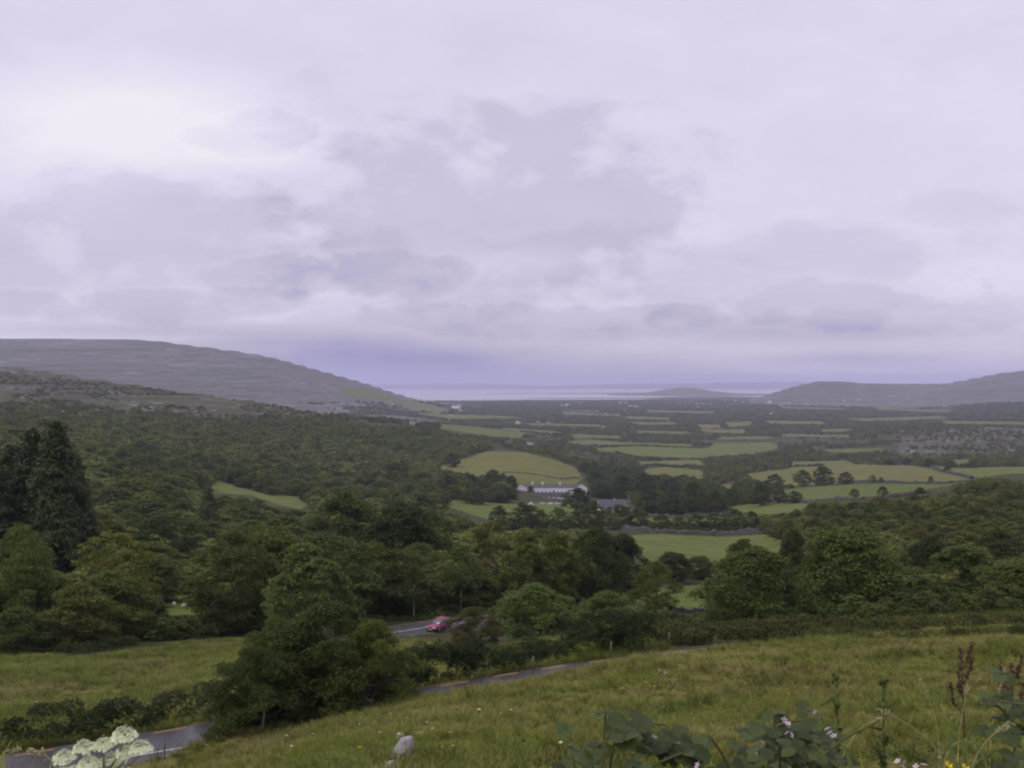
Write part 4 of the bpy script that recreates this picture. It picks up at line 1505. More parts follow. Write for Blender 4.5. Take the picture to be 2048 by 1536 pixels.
MARKS = [(90, 960, 'the spruce clump'), (500, 992, 'the pale clearing'), (355, 1200, 'the sheep glade'), (416, 1000, 'the single small conifer'), (225, 1120, 'the airy olive tree'),
         (690, 1020, 'the tallest tree of the roadside wood'), (810, 1040, 'the dark round wood tree'), (790, 942, 'the purplish dark tree'), (895, 962, 'the leftmost hotel tree'),
         (960, 1030, 'the hotel lawn'), (740, 1130, 'the two left birches'), (1052, 1090, 'the olive brown road tree'), (1112, 1090, 'the yellow green tree'), (1242, 1090, 'the sloping grass field'),
         (450, 1110, 'the broad tree by the glade'), (612, 1120, 'the greyish green tree'), (920, 1120, 'the birch above the car'), (880, 905, 'the hillside pasture'), (250, 900, 'the heathy ridge'), (600, 870, 'the heathy ridge foot'),
         (1508, 1110, 'the dome shaped tree'), (1700, 1070, 'the largest dark tree'), (1766, 990, 'the round lone tree'), (1545, 1020, 'the pale green field'), (1930, 1105, 'the second tree from the right edge'),
         (1840, 985, 'the corner bush of the bright field'), (2040, 1030, 'the right picture edge'), (1860, 1090, 'the dark tree of the back row'), (1690, 1010, 'the wall of the bright field'), (1960, 975, 'the right hand field')]
USED = {}


def mark_label(kind, x, y):
    best = min(MARKS, key=lambda m: (m[0] - x) ** 2 + (1.6 * (m[1] - y)) ** 2)
    dx, dy = x - best[0], 1.6 * (y - best[1])
    dist = math.hypot(dx, dy)
    if dist < 16:
        return '%s right beside %s' % (kind, best[2])
    elif abs(dx) > abs(dy):
        w = 'right of' if dx > 0 else 'left of'
    else:
        w = 'below' if dy > 0 else 'above'
    far = '' if dist < 40 else ('' if dist < 75 else ' well')
    return '%s%s %s %s' % (kind, far, w, best[2])


ind = split_visible(P, fx, sz, 210, 800)
kinds = ['round green tree', 'dull olive tree', 'dark green tree']
tints = [(1.0, 1.05, 0.95), (1.05, 1.02, 0.92), (0.72, 0.78, 0.78)]
for i in ind:
    q = int(R.integers(0, 3))
    hi_res = P[i, 1] < 260
    top = CY - F * (P[i, 2] + sz[i, 2] * 0.6) / P[i, 1]
    big = '' if 8.0 < sz[i, 0] < 9.8 else ('big ' if sz[i, 0] >= 9.8 else 'small ')
    lab = mark_label(big + kinds[q], fx[i], top)
    tree('woodland_tree', Vector(P[i]), sz[i, 2] * 1.1, sz[i, 0], ['round', 'round2', 'tall'][q] if hi_res else ['mid', 'mid2', 'mid3'][int(R.integers(0, 3))],
         lab, 'tree', 'trees of the wood on the left hillside', tints[q])
rest = np.setdiff1d(np.arange(len(P)), ind)
nearm = P[rest, 1] < 500
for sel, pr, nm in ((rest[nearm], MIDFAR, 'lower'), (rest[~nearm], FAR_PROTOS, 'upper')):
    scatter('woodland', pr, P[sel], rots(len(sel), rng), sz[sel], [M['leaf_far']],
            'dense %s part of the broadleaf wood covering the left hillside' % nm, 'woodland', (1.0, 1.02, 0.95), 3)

# the scrub hill on the right
WR = [(1480, 1075), (1540, 1035), (1600, 1025), (1640, 1006), (1720, 1006), (1830, 996), (1900, 983), (1960, 968), (2048, 955), (2500, 940), (2500, 1250), (1900, 1240), (1820, 1235), (1760, 1160), (1640, 1110), (1560, 1120)]
P, fx, fy = sample_region(WR, 115, 640, 30000, rng)
k = thin(P, np.where(P[:, 1] < 300, 4.2, 4.8), rng)
P, fx, fy = P[k], fx[k], fy[k]
sz = sizes(len(P), 5.0, 9.0, 2.2, 5.2, rng)
k = ~hides_field(P, sz, fx, fy)
P, fx, fy, sz = P[k], fx[k], fy[k], sz[k]
ind = split_visible(P, fx, sz, 90, 420)
for i in ind:
    q = int(R.integers(0, 3))
    kn = ['low green hazel bush', 'brownish hazel bush', 'dark rounded hazel bush'][q]
    big = '' if 6.0 < sz[i, 0] < 8.0 else ('wide ' if sz[i, 0] >= 8.0 else 'small ')
    top = CY - F * (P[i, 2] + sz[i, 2] * 0.6) / P[i, 1]
    tree('hazel_bush', Vector(P[i]), sz[i, 2] * 1.15, sz[i, 0], ['mid', 'mid2', 'mid3'][int(R.integers(0, 3))],
         mark_label(big + kn, fx[i], top), 'bush', 'hazel bushes on the scrub hill at the right', [(1.0, 1.0, 0.92), (1.15, 0.98, 0.95), (0.75, 0.78, 0.8)][q])
rest = np.setdiff1d(np.arange(len(P)), ind)
scatter('scrub', MIDFAR, P[rest], rots(len(rest), rng), sz[rest], [M['leaf_far']], 'hazel scrub covering the hill on the right', 'scrub', (1.05, 0.98, 0.95), 4)

# undergrowth between the roadside trees
UG = [(-400, 1180), (300, 1190), (700, 1160), (1000, 1150), (1290, 1150), (1420, 1150), (1600, 1120), (2500, 1120), (2500, 1243), (1830, 1246), (1400, 1256), (1290, 1262), (1000, 1262), (930, 1246), (760, 1232), (560, 1262), (260, 1290), (0, 1300), (-400, 1300)]
P, fx, fy = sample_region(UG, 92, 230, 16000, rng, road=5.2)
k = thin(P, 2.4, rng)
P, fx, fy = P[k], fx[k], fy[k]
sz = sizes(len(P), 2.2, 4.6, 0.9, 2.8, rng)
k = ~hides_field(P, sz, fx, fy, ('gap', 'glade'))
P, sz = P[k], sz[k]
scatter('undergrowth', MIDFAR, P, rots(len(P), rng), sz, [M['leaf']], 'tangled undergrowth between the roadside trees', 'undergrowth', (0.8, 0.85, 0.8), 14)

# distant houses: (x, y of the foot, width px, wall, group index)
FARHOUSES = [
    (784, 809, 6, 'limewash', 0), (814, 805, 8, 'greywall', 0), (912, 817, 20, 'limewash', 0), (921, 822, 8, 'cream', 0), (903, 832, 6, 'limewash', 0),
    (1036, 848, 14, 'cream', 1), (1076, 844, 5, 'limewash', 1), (1097, 846, 6, 'cream', 1), (1207, 855, 10, 'greywall', 1), (1060, 889, 12, 'limewash', 1), (1019, 883, 6, 'greywall', 1),
    (1135, 811, 9, 'limewash', 2), (1124, 812, 7, 'limewash', 2), (1160, 806, 5, 'limewash', 2), (1173, 823, 5, 'limewash', 2), (1178, 829, 8, 'greywall', 2), (1148, 825, 7, 'greywall', 2), (1194, 823, 5, 'limewash', 2), (1212, 828, 5, 'cream', 2),
    (1241, 806, 6, 'limewash', 2), (1252, 806, 5, 'limewash', 2), (1250, 821, 7, 'greywall', 2),
    (1258, 813, 5, 'limewash', 3), (1263, 813, 5, 'limewash', 3), (1269, 813, 5, 'limewash', 3), (1275, 814, 5, 'limewash', 3),
    (1371, 807, 5, 'limewash', 4), (1381, 804, 4, 'limewash', 4), (1395, 808, 6, 'cream', 4), (1406, 808, 6, 'limewash', 4), (1420, 809, 8, 'greywall', 4), (1359, 808, 5, 'greywall', 4), (1395, 815, 7, 'greywall', 4),
    (1471, 802, 6, 'limewash', 5), (1484, 804, 5, 'limewash', 5), (1541, 804, 8, 'limewash', 5), (1451, 802, 5, 'greywall', 5), (1521, 828, 5, 'greywall', 5), (1542, 828, 6, 'limewash', 5), (1561, 811, 5, 'limewash', 5),
    (1689, 802, 7, 'limewash', 6), (1719, 800, 7, 'limewash', 6), (1890, 812, 6, 'limewash', 6),
]


# scrub, hedges and copses of the plain
PL = [(600, 806), (900, 803), (1300, 802), (1550, 800), (1800, 800), (2600, 800), (2600, 975), (2048, 955), (1900, 975), (1640, 1004), (1560, 1030), (1400, 1030), (1340, 1000), (1190, 995), (1165, 940), (1000, 893), (870, 850), (700, 835)]
P, fx, fy = sample_region(PL, 900, 7600, 260000, rng)
dens = fbm(P[:, 0] / 330, P[:, 1] / 420, 4, 41) + 0.5
dens2 = fbm(P[:, 0] / 60, P[:, 1] / 60, 2, 43)
lime = (fx > 1780) & (fy < 912) & (P[:, 1] < 2600)
hillp = (P[:, 1] > 4500) & ((P[:, 2] > -114) | (fx < 850))
keep = (dens + 0.5 * dens2 > 0.36) & ~hillp & (~lime | (rng.random(len(P)) < 0.8))
P, fx, fy = P[keep], fx[keep], fy[keep]
k = thin(P, np.where(P[:, 1] < 1900, 8.0, np.where(P[:, 1] < 3500, 14.0, 24.0)), rng)
P, fx, fy = P[k], fx[k], fy[k]
sz = sizes(len(P), 7, 12, 3.0, 7.0, rng)
sz[(fx > 1780) & (fy < 912) & (P[:, 1] < 2600)] *= 0.75
sz[:, :2] *= np.where(P[:, 1] < 1900, 1.0, np.where(P[:, 1] < 3500, 1.5, 2.3))[:, None]
sz[:, 2] *= np.where(P[:, 1] < 1900, 1.0, np.where(P[:, 1] < 3500, 1.1, 1.35))
k = ~hides_field(P, sz * 0.8, fx, fy)
for (hx, hy, hw_, _a, _b) in FARHOUSES:
    k &= ~((np.abs(fx - hx) < hw_ * 0.5 + sz[:, 0] / P[:, 1] * F * 0.4) & (fy > hy - 1.5) & (fy - sz[:, 2] / P[:, 1] * F < hy - 1) & (P[:, 1] > 1500))
P, sz = P[k], sz[k]
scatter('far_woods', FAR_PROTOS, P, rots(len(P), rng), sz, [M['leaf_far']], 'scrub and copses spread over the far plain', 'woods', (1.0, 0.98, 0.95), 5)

for q, (poly, d0, d1, sp_, lab) in enumerate((
        ([(1165, 925), (1200, 915), (1270, 930), (1290, 960), (1330, 958), (1410, 962), (1450, 985), (1480, 1000), (1465, 1026), (1380, 1034), (1290, 1030), (1262, 1000), (1190, 996)], 600, 1400, 5.5, 'dark belt of trees and bushes right of the hotel'),
        ([(835, 950), (870, 942), (1008, 950), (1032, 985), (1010, 1004), (900, 996), (850, 1000)], 560, 1100, 5.5, 'dark belt of trees and bushes left of the hotel'),
        ([(985, 1046), (1180, 1050), (1400, 1052), (1530, 1050), (1530, 1062), (1400, 1068), (1225, 1060), (985, 1062)], 380, 620, 3.2, 'hedge of bushes under the row of trees above the sloping field'),
        ([(1465, 975), (1540, 965), (1600, 960), (1700, 960), (1700, 969), (1590, 977), (1535, 990), (1520, 1010), (1470, 1008)], 500, 1300, 4.5, 'bushes along the hedge between the tan and bright green fields'))):
    P, fx, fy = sample_region(poly, d0, d1, 9000, rng, skip=('strip', 'patch', 'lowtan'))
    k = thin(P, sp_, rng)
    P, fx, fy = P[k], fx[k], fy[k]
    sz = sizes(len(P), 4.5, 9.0, 2.5, 6.5, rng) * (0.45 if sp_ < 4 else 1.0)
    k = ~hides_field(P, sz * 0.8, fx, fy, ('hill', 'near', 'bright', 'tan', 'lawn'))
    P, sz = P[k], sz[k]
    scatter('copse', MIDFAR, P, rots(len(P), rng), sz, [M['leaf_far']], lab, 'bushes', (0.62, 0.68, 0.70), 80 + q)

# sparse bushes on the heathy ridge
RG = [(-400, 760), (0, 745), (240, 770), (480, 800), (640, 825), (400, 838), (0, 815), (-400, 810)]
P, fx, fy = sample_region(RG, 1150, 2000, 9000, rng)
dn = fbm(P[:, 0] / 120, P[:, 1] / 120, 3, 51) + 0.5
P = P[(dn > 0.44)]
k = thin(P, 8.5, rng)
P = P[k]
scatter('heath_scrub', FAR_PROTOS, P, rots(len(P), rng), sizes(len(P), 5, 11, 1.2, 3.2, rng), [M['leaf_far']], 'low bushes dotted over the heathy ridge on the left', 'scrub', (1.05, 0.9, 0.9), 6)


# ---- hedges
def hedge(name, label, cat, pts, width, height, leaf, per_m, tint=(1, 1, 1), seed=0, hvar=0.5, mat='hedge', group=None):
    """a leafy strip along ground points (x, y)"""
    rng = np.random.default_rng(seed)
    pts = np.array([(p[0], p[1], 0) for p in pts], float)
    ln = resample(pts, 0.5) if len(pts) > 2 else np.stack([np.linspace(pts[0, k], pts[1, k], 200) for k in range(3)], 1)
    L = np.linalg.norm(np.diff(ln[:, :2], axis=0), axis=1).sum()
    nl = max(6, int(L / (width * 0.11)))
    t = rng.uniform(0, 1, nl) * (len(ln) - 1.001)
    i = t.astype(int)
    c = ln[i] + (ln[i + 1] - ln[i]) * (t - i)[:, None]
    nn = side(ln)[i]
    c[:, :2] += nn * rng.normal(size=(nl, 1)) * width * 0.26
    hv = height * np.clip(1 + hvar * fbm(c[:, 0] / (3 * width), c[:, 1] / (3 * width), 3, seed + 3) * 1.6, 0.55, 1.6)
    r = rng.uniform(0.18, 0.36, nl) * width
    gz = H(c[:, 0], c[:, 1])
    c[:, 2] = gz + rng.uniform(0.1, 1.0, nl) * np.maximum(hv - r * 0.6, 0.1)
    n = int(L * per_m)
    w = r ** 2
    pk = rng.choice(nl, n, p=w / w.sum())
    d = sph(rng, n)
    d[:, 2] = np.where(d[:, 2] < -0.2, -d[:, 2], d[:, 2])
    sub = 0.75 + 0.35 * vnoise(d[:, 0] * 3 + pk * 1.7, d[:, 1] * 3 + d[:, 2] * 3, seed)
    Pp = c[pk] + d * (r[pk] * sub * rng.uniform(0.75, 1.0, n))[:, None] * np.array([1, 1, 0.8])
    Pp[:, 2] = np.maximum(Pp[:, 2], gz[pk] - 0.1)
    N = unit(d * 0.6 + np.array([0, 0, 0.45]) + rng.normal(size=(n, 3)) * 0.45)
    V, Fc = cards(Pp, N, leaf, rng)
    tone = np.clip(0.4 + 0.6 * (rng.random(nl)[pk] - 0.5) + rng.normal(size=n) * 0.2, 0, 1)
    o = link(name, make_mesh(name, V, Fc, [M[mat]], attrs={'tone': np.repeat(tone, 4)}))
    o.color = (*tint, 1)
    tag(o, label, cat, group)
    return o


def along(line, off, y0, y1, x0=-1e9, x1=1e9, step=6):
    n = side(line)
    q = line[:, :2] + n * off
    k = (q[:, 1] >= y0) & (q[:, 1] <= y1) & (q[:, 0] >= x0) & (q[:, 0] <= x1)
    q = q[k]
    return q[::step]


hedge('hedge', 'bramble hedge along the far side of the road at lower left', 'hedge', along(R1_CL, 5.3, 30, 62, -40, -14.5), 2.8, 2.1, 0.15, 1100, (0.68, 0.74, 0.7), 3, 0.3)
hedge('hedge', 'overgrown hedge bank along the far side of the road in the middle', 'hedge', along(R1_CL, 4.9, 50, 70, -14, 9.5), 3.2, 2.5, 0.15, 1300, (0.66, 0.70, 0.66), 4, 0.3)
_p = [(G(px, d).x, d) for px, d in ((985, 82), (1060, 76), (1150, 70.5), (1250, 67.5), (1400, 67.5), (1600, 67.5), (1800, 68), (2060, 68.5), (2300, 70))]
hedge('hedge', 'long weedy hedge bank below the trees on the right', 'hedge', _p, 2.8, 1.15, 0.16, 1000, (0.88, 0.84, 0.76), 5, 0.35)
_p = [(G(px, d).x, d) for px, d in ((1180, 78), (1300, 77), (1500, 77), (1700, 78), (1900, 78.5), (2100, 79), (2300, 80))]
hedge('hedge', 'second weedy hedge close behind the long hedge bank on the right', 'hedge', _p, 3.4, 0.9, 0.18, 700, (0.95, 0.90, 0.78), 10, 0.4)
_p = [(G(px, d).x, d) for px, d in ((880, 92), (930, 86), (1000, 80), (1100, 73), (1200, 69))]
hedge('hedge', 'tangled bank of weeds between the road and the reddish hawthorn', 'hedge', _p, 3.6, 1.0, 0.15, 650, (0.85, 0.9, 0.8), 6)
_p = [(G(px, d).x, d) for px, d in ((1720, 57), (1800, 56.5), (1900, 56), (2000, 56), (2100, 56.5))]
hedge('hedge', 'low dark bramble patch across the top right of the meadow', 'hedge', _p, 1.8, 0.55, 0.11, 420, (0.95, 0.85, 0.85), 7, 0.8)
_p = [(G(px, d).x, d) for px, d in ((-60, 104), (60, 101), (170, 100), (260, 105))]
hedge('hedge', 'dark bramble strip along the top of the far meadow', 'hedge', _p, 3.2, 1.3, 0.18, 260, (0.9, 0.9, 0.85), 8)
_p = [(-27, 134), (-18, 138), (-8, 143), (2, 147), (12, 150)]
hedge('hedge', 'low grassy hedge along the road bend below the birches', 'hedge', _p, 2.6, 0.8, 0.2, 200, (1.05, 1.15, 0.8), 9)
# hedgerows far away, between fields
FARH = [([(1170, 893), (1290, 893), (1420, 897)], 'dotted hedgerow between two green fields of the plain'),
        ([(1230, 908), (1300, 918), (1410, 920)], 'hedgerow along the lower edge of the wide green field'),
        ([(1290, 931), (1340, 934), (1410, 938)], 'hedgerow along the lower edge of the dry brownish field'),
        ([(1040, 864), (1100, 871), (1140, 868)], 'far dark hedge below the thin yellow field'),
        ([(1560, 936), (1600, 934), (1650, 932)], 'low hedge inside the broad tan field'),
        ([(1260, 852), (1350, 852), (1400, 858)], 'far thin hedge under the tan strip of the plain')]
for q, (pl, lab) in enumerate(FARH):
    pp = [hit(px, py, 1000) for px, py in pl]
    hedge('hedgerow', lab, 'hedge', [(p.x, p.y) for p in pp], 9, 4.0 if pl[0][1] > 880 else 6.0, 1.3, 22, (0.75, 0.8, 0.85), 20 + q, 0.9)


# ---- dry stone walls
def stone_wall(label, pl, h, w, dmin):
    pp = [hit(px, py, dmin) for px, py in pl]
    ln = resample(np.array([(p.x, p.y, 0) for p in pp]), 1.6)
    n = side(ln)
    z = H(ln[:, 0], ln[:, 1])
    rs = np.random.default_rng(int(pl[0][0]))
    vs, fs = [], []
    for i in range(len(ln)):
        hh = h * (1 + 0.22 * rs.normal())
        for o, zz in ((-w * 0.55, -0.3), (-w * 0.4, hh * 0.85), (0, hh), (w * 0.4, hh * 0.85), (w * 0.55, -0.3)):
            vs.append((ln[i, 0] + n[i, 0] * o, ln[i, 1] + n[i, 1] * o, z[i] + zz + 0.08 * rs.normal()))
        if i:
            for k in range(4):
                a = (i - 1) * 5 + k
                fs.append((a, a + 1, a + 6, a + 5))
    o = MB().add(vs, fs).build('stone_wall', M['wallstone'])
    tag(o, label, 'wall')


stone_wall('dark mossy wall along the foot of the hedgerow trees', [(1225, 1058), (1320, 1067), (1440, 1071), (1535, 1063)], 2.0, 3.0, 300)
stone_wall('dark field wall below the bright green field', [(1530, 1006), (1615, 1006), (1700, 1003), (1800, 994), (1860, 986)], 1.7, 2.2, 480)
stone_wall('field wall between the bright green and the broad tan field', [(1700, 965), (1800, 966), (1905, 967)], 1.8, 2.0, 700)
stone_wall('stony field wall slanting down the right side of the tan field', [(1690, 922), (1830, 931), (1890, 944), (1944, 960)], 2.0, 2.2, 800)
stone_wall('thin wall crossing the pasture behind the hotel', [(1005, 945), (1060, 948), (1110, 957), (1160, 956)], 0.9, 1.2, 860)
stone_wall('wall along the lower edge of the dark trees right of the cottage', [(1290, 1032), (1380, 1036), (1470, 1028)], 1.6, 2.0, 440)
stone_wall('low wall behind the bright paddock by the round tree', [(1340, 1224), (1420, 1226)], 0.9, 0.8, 120)


# ---- grass
def tuft(rng, n=26, h=0.42, spread=0.22, lean=0.5, wid=0.012):
    V, Fq, tone = [], [], []
    for k in range(n):
        a = rng.uniform(0, 6.283)
        r = spread * math.sqrt(rng.random())
        bx, by = r * math.cos(a), r * math.sin(a)
        hh = h * rng.uniform(0.55, 1.2)
        la = a + rng.normal() * 0.9
        ll = lean * hh * rng.uniform(0.2, 1.5)
        dx, dy = math.cos(la), math.sin(la)
        wx, wy = -dy * wid, dx * wid
        b = len(V)
        V += [(bx - wx, by - wy, 0), (bx + wx, by + wy, 0),
              (bx + dx * ll * 0.35 - wx * 0.8, by + dy * ll * 0.35 - wy * 0.8, hh * 0.6), (bx + dx * ll * 0.35 + wx * 0.8, by + dy * ll * 0.35 + wy * 0.8, hh * 0.6),
              (bx + dx * ll - wx * 0.15, by + dy * ll - wy * 0.15, hh * 0.9), (bx + dx * ll + wx * 0.15, by + dy * ll + wy * 0.15, hh * 0.9)]
        Fq += [(b, b + 1, b + 3, b + 2), (b + 2, b + 3, b + 5, b + 4)]
        t = np.clip(rng.normal() * 0.28 + 0.5, 0, 1)
        tone += [t] * 6
    return np.array(V, np.float32), np.array(Fq, np.int32), np.array(tone)


def grass_mat():
    m, g = material('meadow_grass_blades')
    at = g.n('ShaderNodeAttribute', attribute_name='tone')
    oi = g.n('ShaderNodeObjectInfo')
    geo = g.n('ShaderNodeNewGeometry')
    pos = g.vm('MULTIPLY', geo.outputs['Position'], (0.55, 1.0, 1.0))
    n1 = g.noise(pos, 0.22, 5.0, 0.6, 0.3)
    n2 = g.noise(pos, 1.1, 3.0, 0.6)
    f = g.m('ADD', g.m('MULTIPLY', n1, 0.7), g.m('MULTIPLY', n2, 0.3))
    green = g.mix(at.outputs['Fac'], (0.122, 0.155, 0.026), (0.285, 0.325, 0.062))
    tan = g.mix(at.outputs['Fac'], (0.200, 0.175, 0.060), (0.46, 0.415, 0.17))
    c = g.mix(g.rng(f, 0.44, 0.64), green, tan)
    c = g.mix(g.m('MULTIPLY', g.rng(oi.outputs['Random'], 0.72, 0.80), 0.75), c, (0.075, 0.085, 0.020))
    c = g.mix(1.0, c, oi.outputs['Color'], 'MULTIPLY')
    d = principled(g, c, 0.7, 0.15)
    t = g.n('ShaderNodeBsdfTranslucent')
    g.l(c, t.inputs[0])
    mx = g.n('ShaderNodeMixShader', i_0=0.3)
    g.l(d, mx.inputs[1])
    g.l(t.outputs[0], mx.inputs[2])
    finish(g, mx.outputs[0])
    return m


M['grass'] = grass_mat()
gr = np.random.default_rng(31)
GP = [(*tuft(gr, 30, 0.34, 0.26, 0.9, 0.011), 0), (*tuft(gr, 26, 0.26, 0.28, 1.4, 0.012), 0), (*tuft(gr, 34, 0.42, 0.22, 0.7, 0.010), 0), (*tuft(gr, 24, 0.22, 0.30, 1.6, 0.013), 0)]


def grass_field(name, label, x0, x1, d0, d1, per, hs, seed, cond=None, tint=(1, 1, 1), margin=3.4):
    rng = np.random.default_rng(seed)
    n = int((x1 - x0) * (d1 - d0) * per)
    x = rng.uniform(x0, x1, n)
    d = rng.uniform(d0, d1, n)
    z = H(x, d)
    fx, fy = proj(x, d, z)
    ok = (fx > -260) & (fx < 2300)
    if cond is not None:
        ok &= cond(x, d, fx, fy)
    q = np.where(ok)[0]
    for line, hw in ROADS:
        ln = line[::3]
        for c in range(0, len(q), 20000):
            qq = q[c:c + 20000]
            dm = np.sqrt(((x[qq, None] - ln[None, :, 0]) ** 2 + (d[qq, None] - ln[None, :, 1]) ** 2).min(1))
            ok[qq[dm < margin]] = False
    x, d, z = x[ok], d[ok], z[ok]
    n = len(x)
    big = fbm(x / 3.4, d / 2.4, 3, seed + 9)
    s = hs * np.clip(1 + 2.4 * big, 0.35, 2.4) * rng.uniform(0.75, 1.25, n)
    rot = np.zeros((n, 3))
    rot[:, 2] = rng.normal(size=n) * 0.8 + 4 * fbm(x / 12, d / 12, 2, seed + 4)
    rot[:, 0] = rng.normal(size=n) * 0.16
    rot[:, 1] = 0.25 + rng.normal(size=n) * 0.2
    scl = np.stack([hs * 1.0 * rng.uniform(0.9, 1.4, n), hs * rng.uniform(0.9, 1.4, n), s], 1)
    scatter(name, GP, np.stack([x, d, z - 0.03], 1), rot, scl, [M['grass']], label, 'grass', tint, seed)


def near_side(x, d, fx, fy):
    ln = R1_CL[::4]
    r = np.zeros(len(x), bool)
    for c in range(0, len(x), 20000):
        dd = (x[c:c + 20000, None] - ln[None, :, 0]) ** 2 + (d[c:c + 20000, None] - ln[None, :, 1]) ** 2
        j = dd.argmin(1)
        r[c:c + 20000] = d[c:c + 20000] < ln[j, 1]
    return r


grass_field('grass', 'tussocky yellow green grass of the meadow below the viewpoint', -34, 62, 16, 70, 11.0, 0.70, 61, near_side)
grass_field('grass', 'near grass on the steep edge right below the viewpoint', -10, 14, 1.6, 16, 14.0, 0.9, 64, lambda x, d, fx, fy: d > 1.5)


def clumps(x, d, fx, fy):
    return near_side(x, d, fx, fy) & (fbm(x / 4.5, d / 3.0, 3, 70) > 0.08)


grass_field('rushes', 'dark tussocks of rush and weeds dotted over the meadow below the viewpoint', -34, 62, 18, 68, 2.6, 0.95, 65, clumps, (0.60, 0.68, 0.60))


def far_side(x, d, fx, fy):
    return (d < 112) & ~near_side(x, d, fx, fy) & (inpoly(fx, fy, FPOLY['wl'][2]) | ((fx > 800) & (d < 100)))


grass_field('grass', 'grass of the meadow across the lower road', -75, 10, 46, 120, 7.0, 0.95, 62, far_side, (0.84, 0.90, 0.84))


def right_bank(x, d, fx, fy):
    return ~near_side(x, d, fx, fy)


grass_field('grass', 'weedy grass on the bank below the trees on the right', 8, 75, 70, 92, 5.0, 1.0, 63, right_bank, (0.50, 0.54, 0.46))


# ---- wildflowers: little white and yellow heads
def flower_proto(rng, n, r, z0):
    a = rng.uniform(0, 6.283, n)
    q = r * np.sqrt(rng.random(n))
    P = np.stack([q * np.cos(a), q * np.sin(a), z0 + 0.3 * (r - q)], 1)
    N = unit(np.stack([np.cos(a) * 0.4, np.sin(a) * 0.4, np.ones(n)], 1) + rng.normal(size=(n, 3)) * 0.4)
    V, Fc = cards(P, N, r * 0.7, rng, 0.8, 0.02)
    # stalk
    b = len(V)
    V = np.concatenate([V, np.array([(-0.008, 0, 0), (0.008, 0, 0), (0.006, 0, z0), (-0.006, 0, z0)], np.float32)])
    Fc = np.concatenate([Fc, np.array([(b, b + 1, b + 2, b + 3)], np.int32)])
    return V, Fc, np.full(len(V), 0.5), np.concatenate([np.zeros(n), [1]]).astype(int)


M['petal'] = simple('white_umbel_petals', (0.74, 0.74, 0.60), 0.7, 0.2, 0.1, 30.0)
M['yellow'] = simple('yellow_petals', (0.70, 0.52, 0.03), 0.6, 0.2, 0.1, 20.0)
M['stem'] = simple('green_stalks', (0.12, 0.15, 0.045), 0.7, 0.2, 0.25, 20.0)
fr = np.random.default_rng(9)
WP = [flower_proto(fr, 26, 0.07, 0.62), flower_proto(fr, 22, 0.055, 0.75), flower_proto(fr, 30, 0.08, 0.9), flower_proto(fr, 16, 0.045, 0.5)]
pts = []
for (px, py, n, sx, sy, dm) in ((1025, 1268, 9, 14, 4, 70), (1065, 1264, 7, 14, 4, 70), (1450, 1252, 12, 50, 5, 66), (1560, 1256, 8, 40, 5, 66), (1300, 1262, 5, 40, 6, 64), (1900, 1243, 14, 90, 6, 70),
                                (1750, 1247, 8, 60, 5, 70), (100, 1402, 10, 70, 14, 54), (180, 1395, 6, 40, 10, 54), (60, 1320, 8, 50, 10, 70), (140, 1308, 6, 20, 8, 80), (325, 1338, 4, 5, 5, 70),
                                (950, 1325, 8, 60, 16, 62), (830, 1465, 6, 40, 20, 22), (760, 1450, 5, 60, 20, 22), (1000, 1440, 6, 120, 40, 22), (560, 1500, 4, 60, 20, 22), (1050, 1345, 4, 60, 8, 60)):
    for k in range(n):
        p = hit(px + fr.normal() * sx, py + 8 + fr.normal() * sy, dm)
        if p.y < 160:
            pts.append(p)
pts = np.array(pts)
scatter('wildflowers', WP, pts, rots(len(pts), fr), np.stack([fr.uniform(0.4, 0.75, len(pts))] * 3, 1), [M['petal'], M['stem']], 'white umbel flowers scattered along hedges and meadows', 'flowers', seed=8)
pts = []
for (px, py, n, sx, sy, dm) in ((145, 1406, 8, 12, 5, 54), (700, 1510, 10, 120, 30, 22), (1200, 1380, 14, 200, 30, 22), (500, 1350, 5, 200, 40, 55)):
    for k in range(n):
        p = hit(px + fr.normal() * sx, py + 4 + fr.normal() * sy, dm)
        if p.y < 120:
            pts.append(p)
pts = np.array(pts)
scatter('wildflowers', [(a, b, c, d) for a, b, c, d in WP], pts, rots(len(pts), fr), np.stack([fr.uniform(0.45, 0.7, len(pts))] * 3, 1), [M['yellow'], M['stem']], 'small yellow flowers scattered in the meadow grass', 'flowers', seed=9)

# ----------------------------------------------------------------------------
# buildings
# ----------------------------------------------------------------------------


def gable_roof(L, Dp, zb, hr, ov=0.35, th=0.18):
    """roof with its ridge along x"""
    mb = MB()
    x0, x1 = -L / 2 - ov * 0.4, L / 2 + ov * 0.4
    y = Dp / 2 + ov
    dz = -ov * hr / (Dp / 2)
    pr = [(-y, zb + dz), (0, zb + hr), (y, zb + dz), (y, zb + dz + th), (0, zb + hr + th), (-y, zb + dz + th)]
    vs = [(x0, a, b) for a, b in pr] + [(x1, a, b) for a, b in pr]
    fs = [(0, 1, 7, 6), (1, 2, 8, 7), (2, 3, 9, 8), (3, 4, 10, 9), (4, 5, 11, 10), (5, 0, 6, 11), (0, 5, 4, 1), (1, 4, 3, 2), (6, 7, 10, 11), (7, 8, 9, 10)]
    return mb.add(vs, fs)


def gable_walls(L, Dp, h, hr):
    x, y = L / 2, Dp / 2
    b = -1.2
    vs = [(-x, -y, b), (x, -y, b), (x, y, b), (-x, y, b), (-x, -y, h), (x, -y, h), (x, y, h), (-x, y, h), (-x, 0, h + hr - 0.03), (x, 0, h + hr - 0.03)]
    fs = [(0, 1, 5, 4), (2, 3, 7, 6), (1, 2, 6, 9, 5), (3, 0, 4, 8, 7)]
    return MB().add(vs, fs)


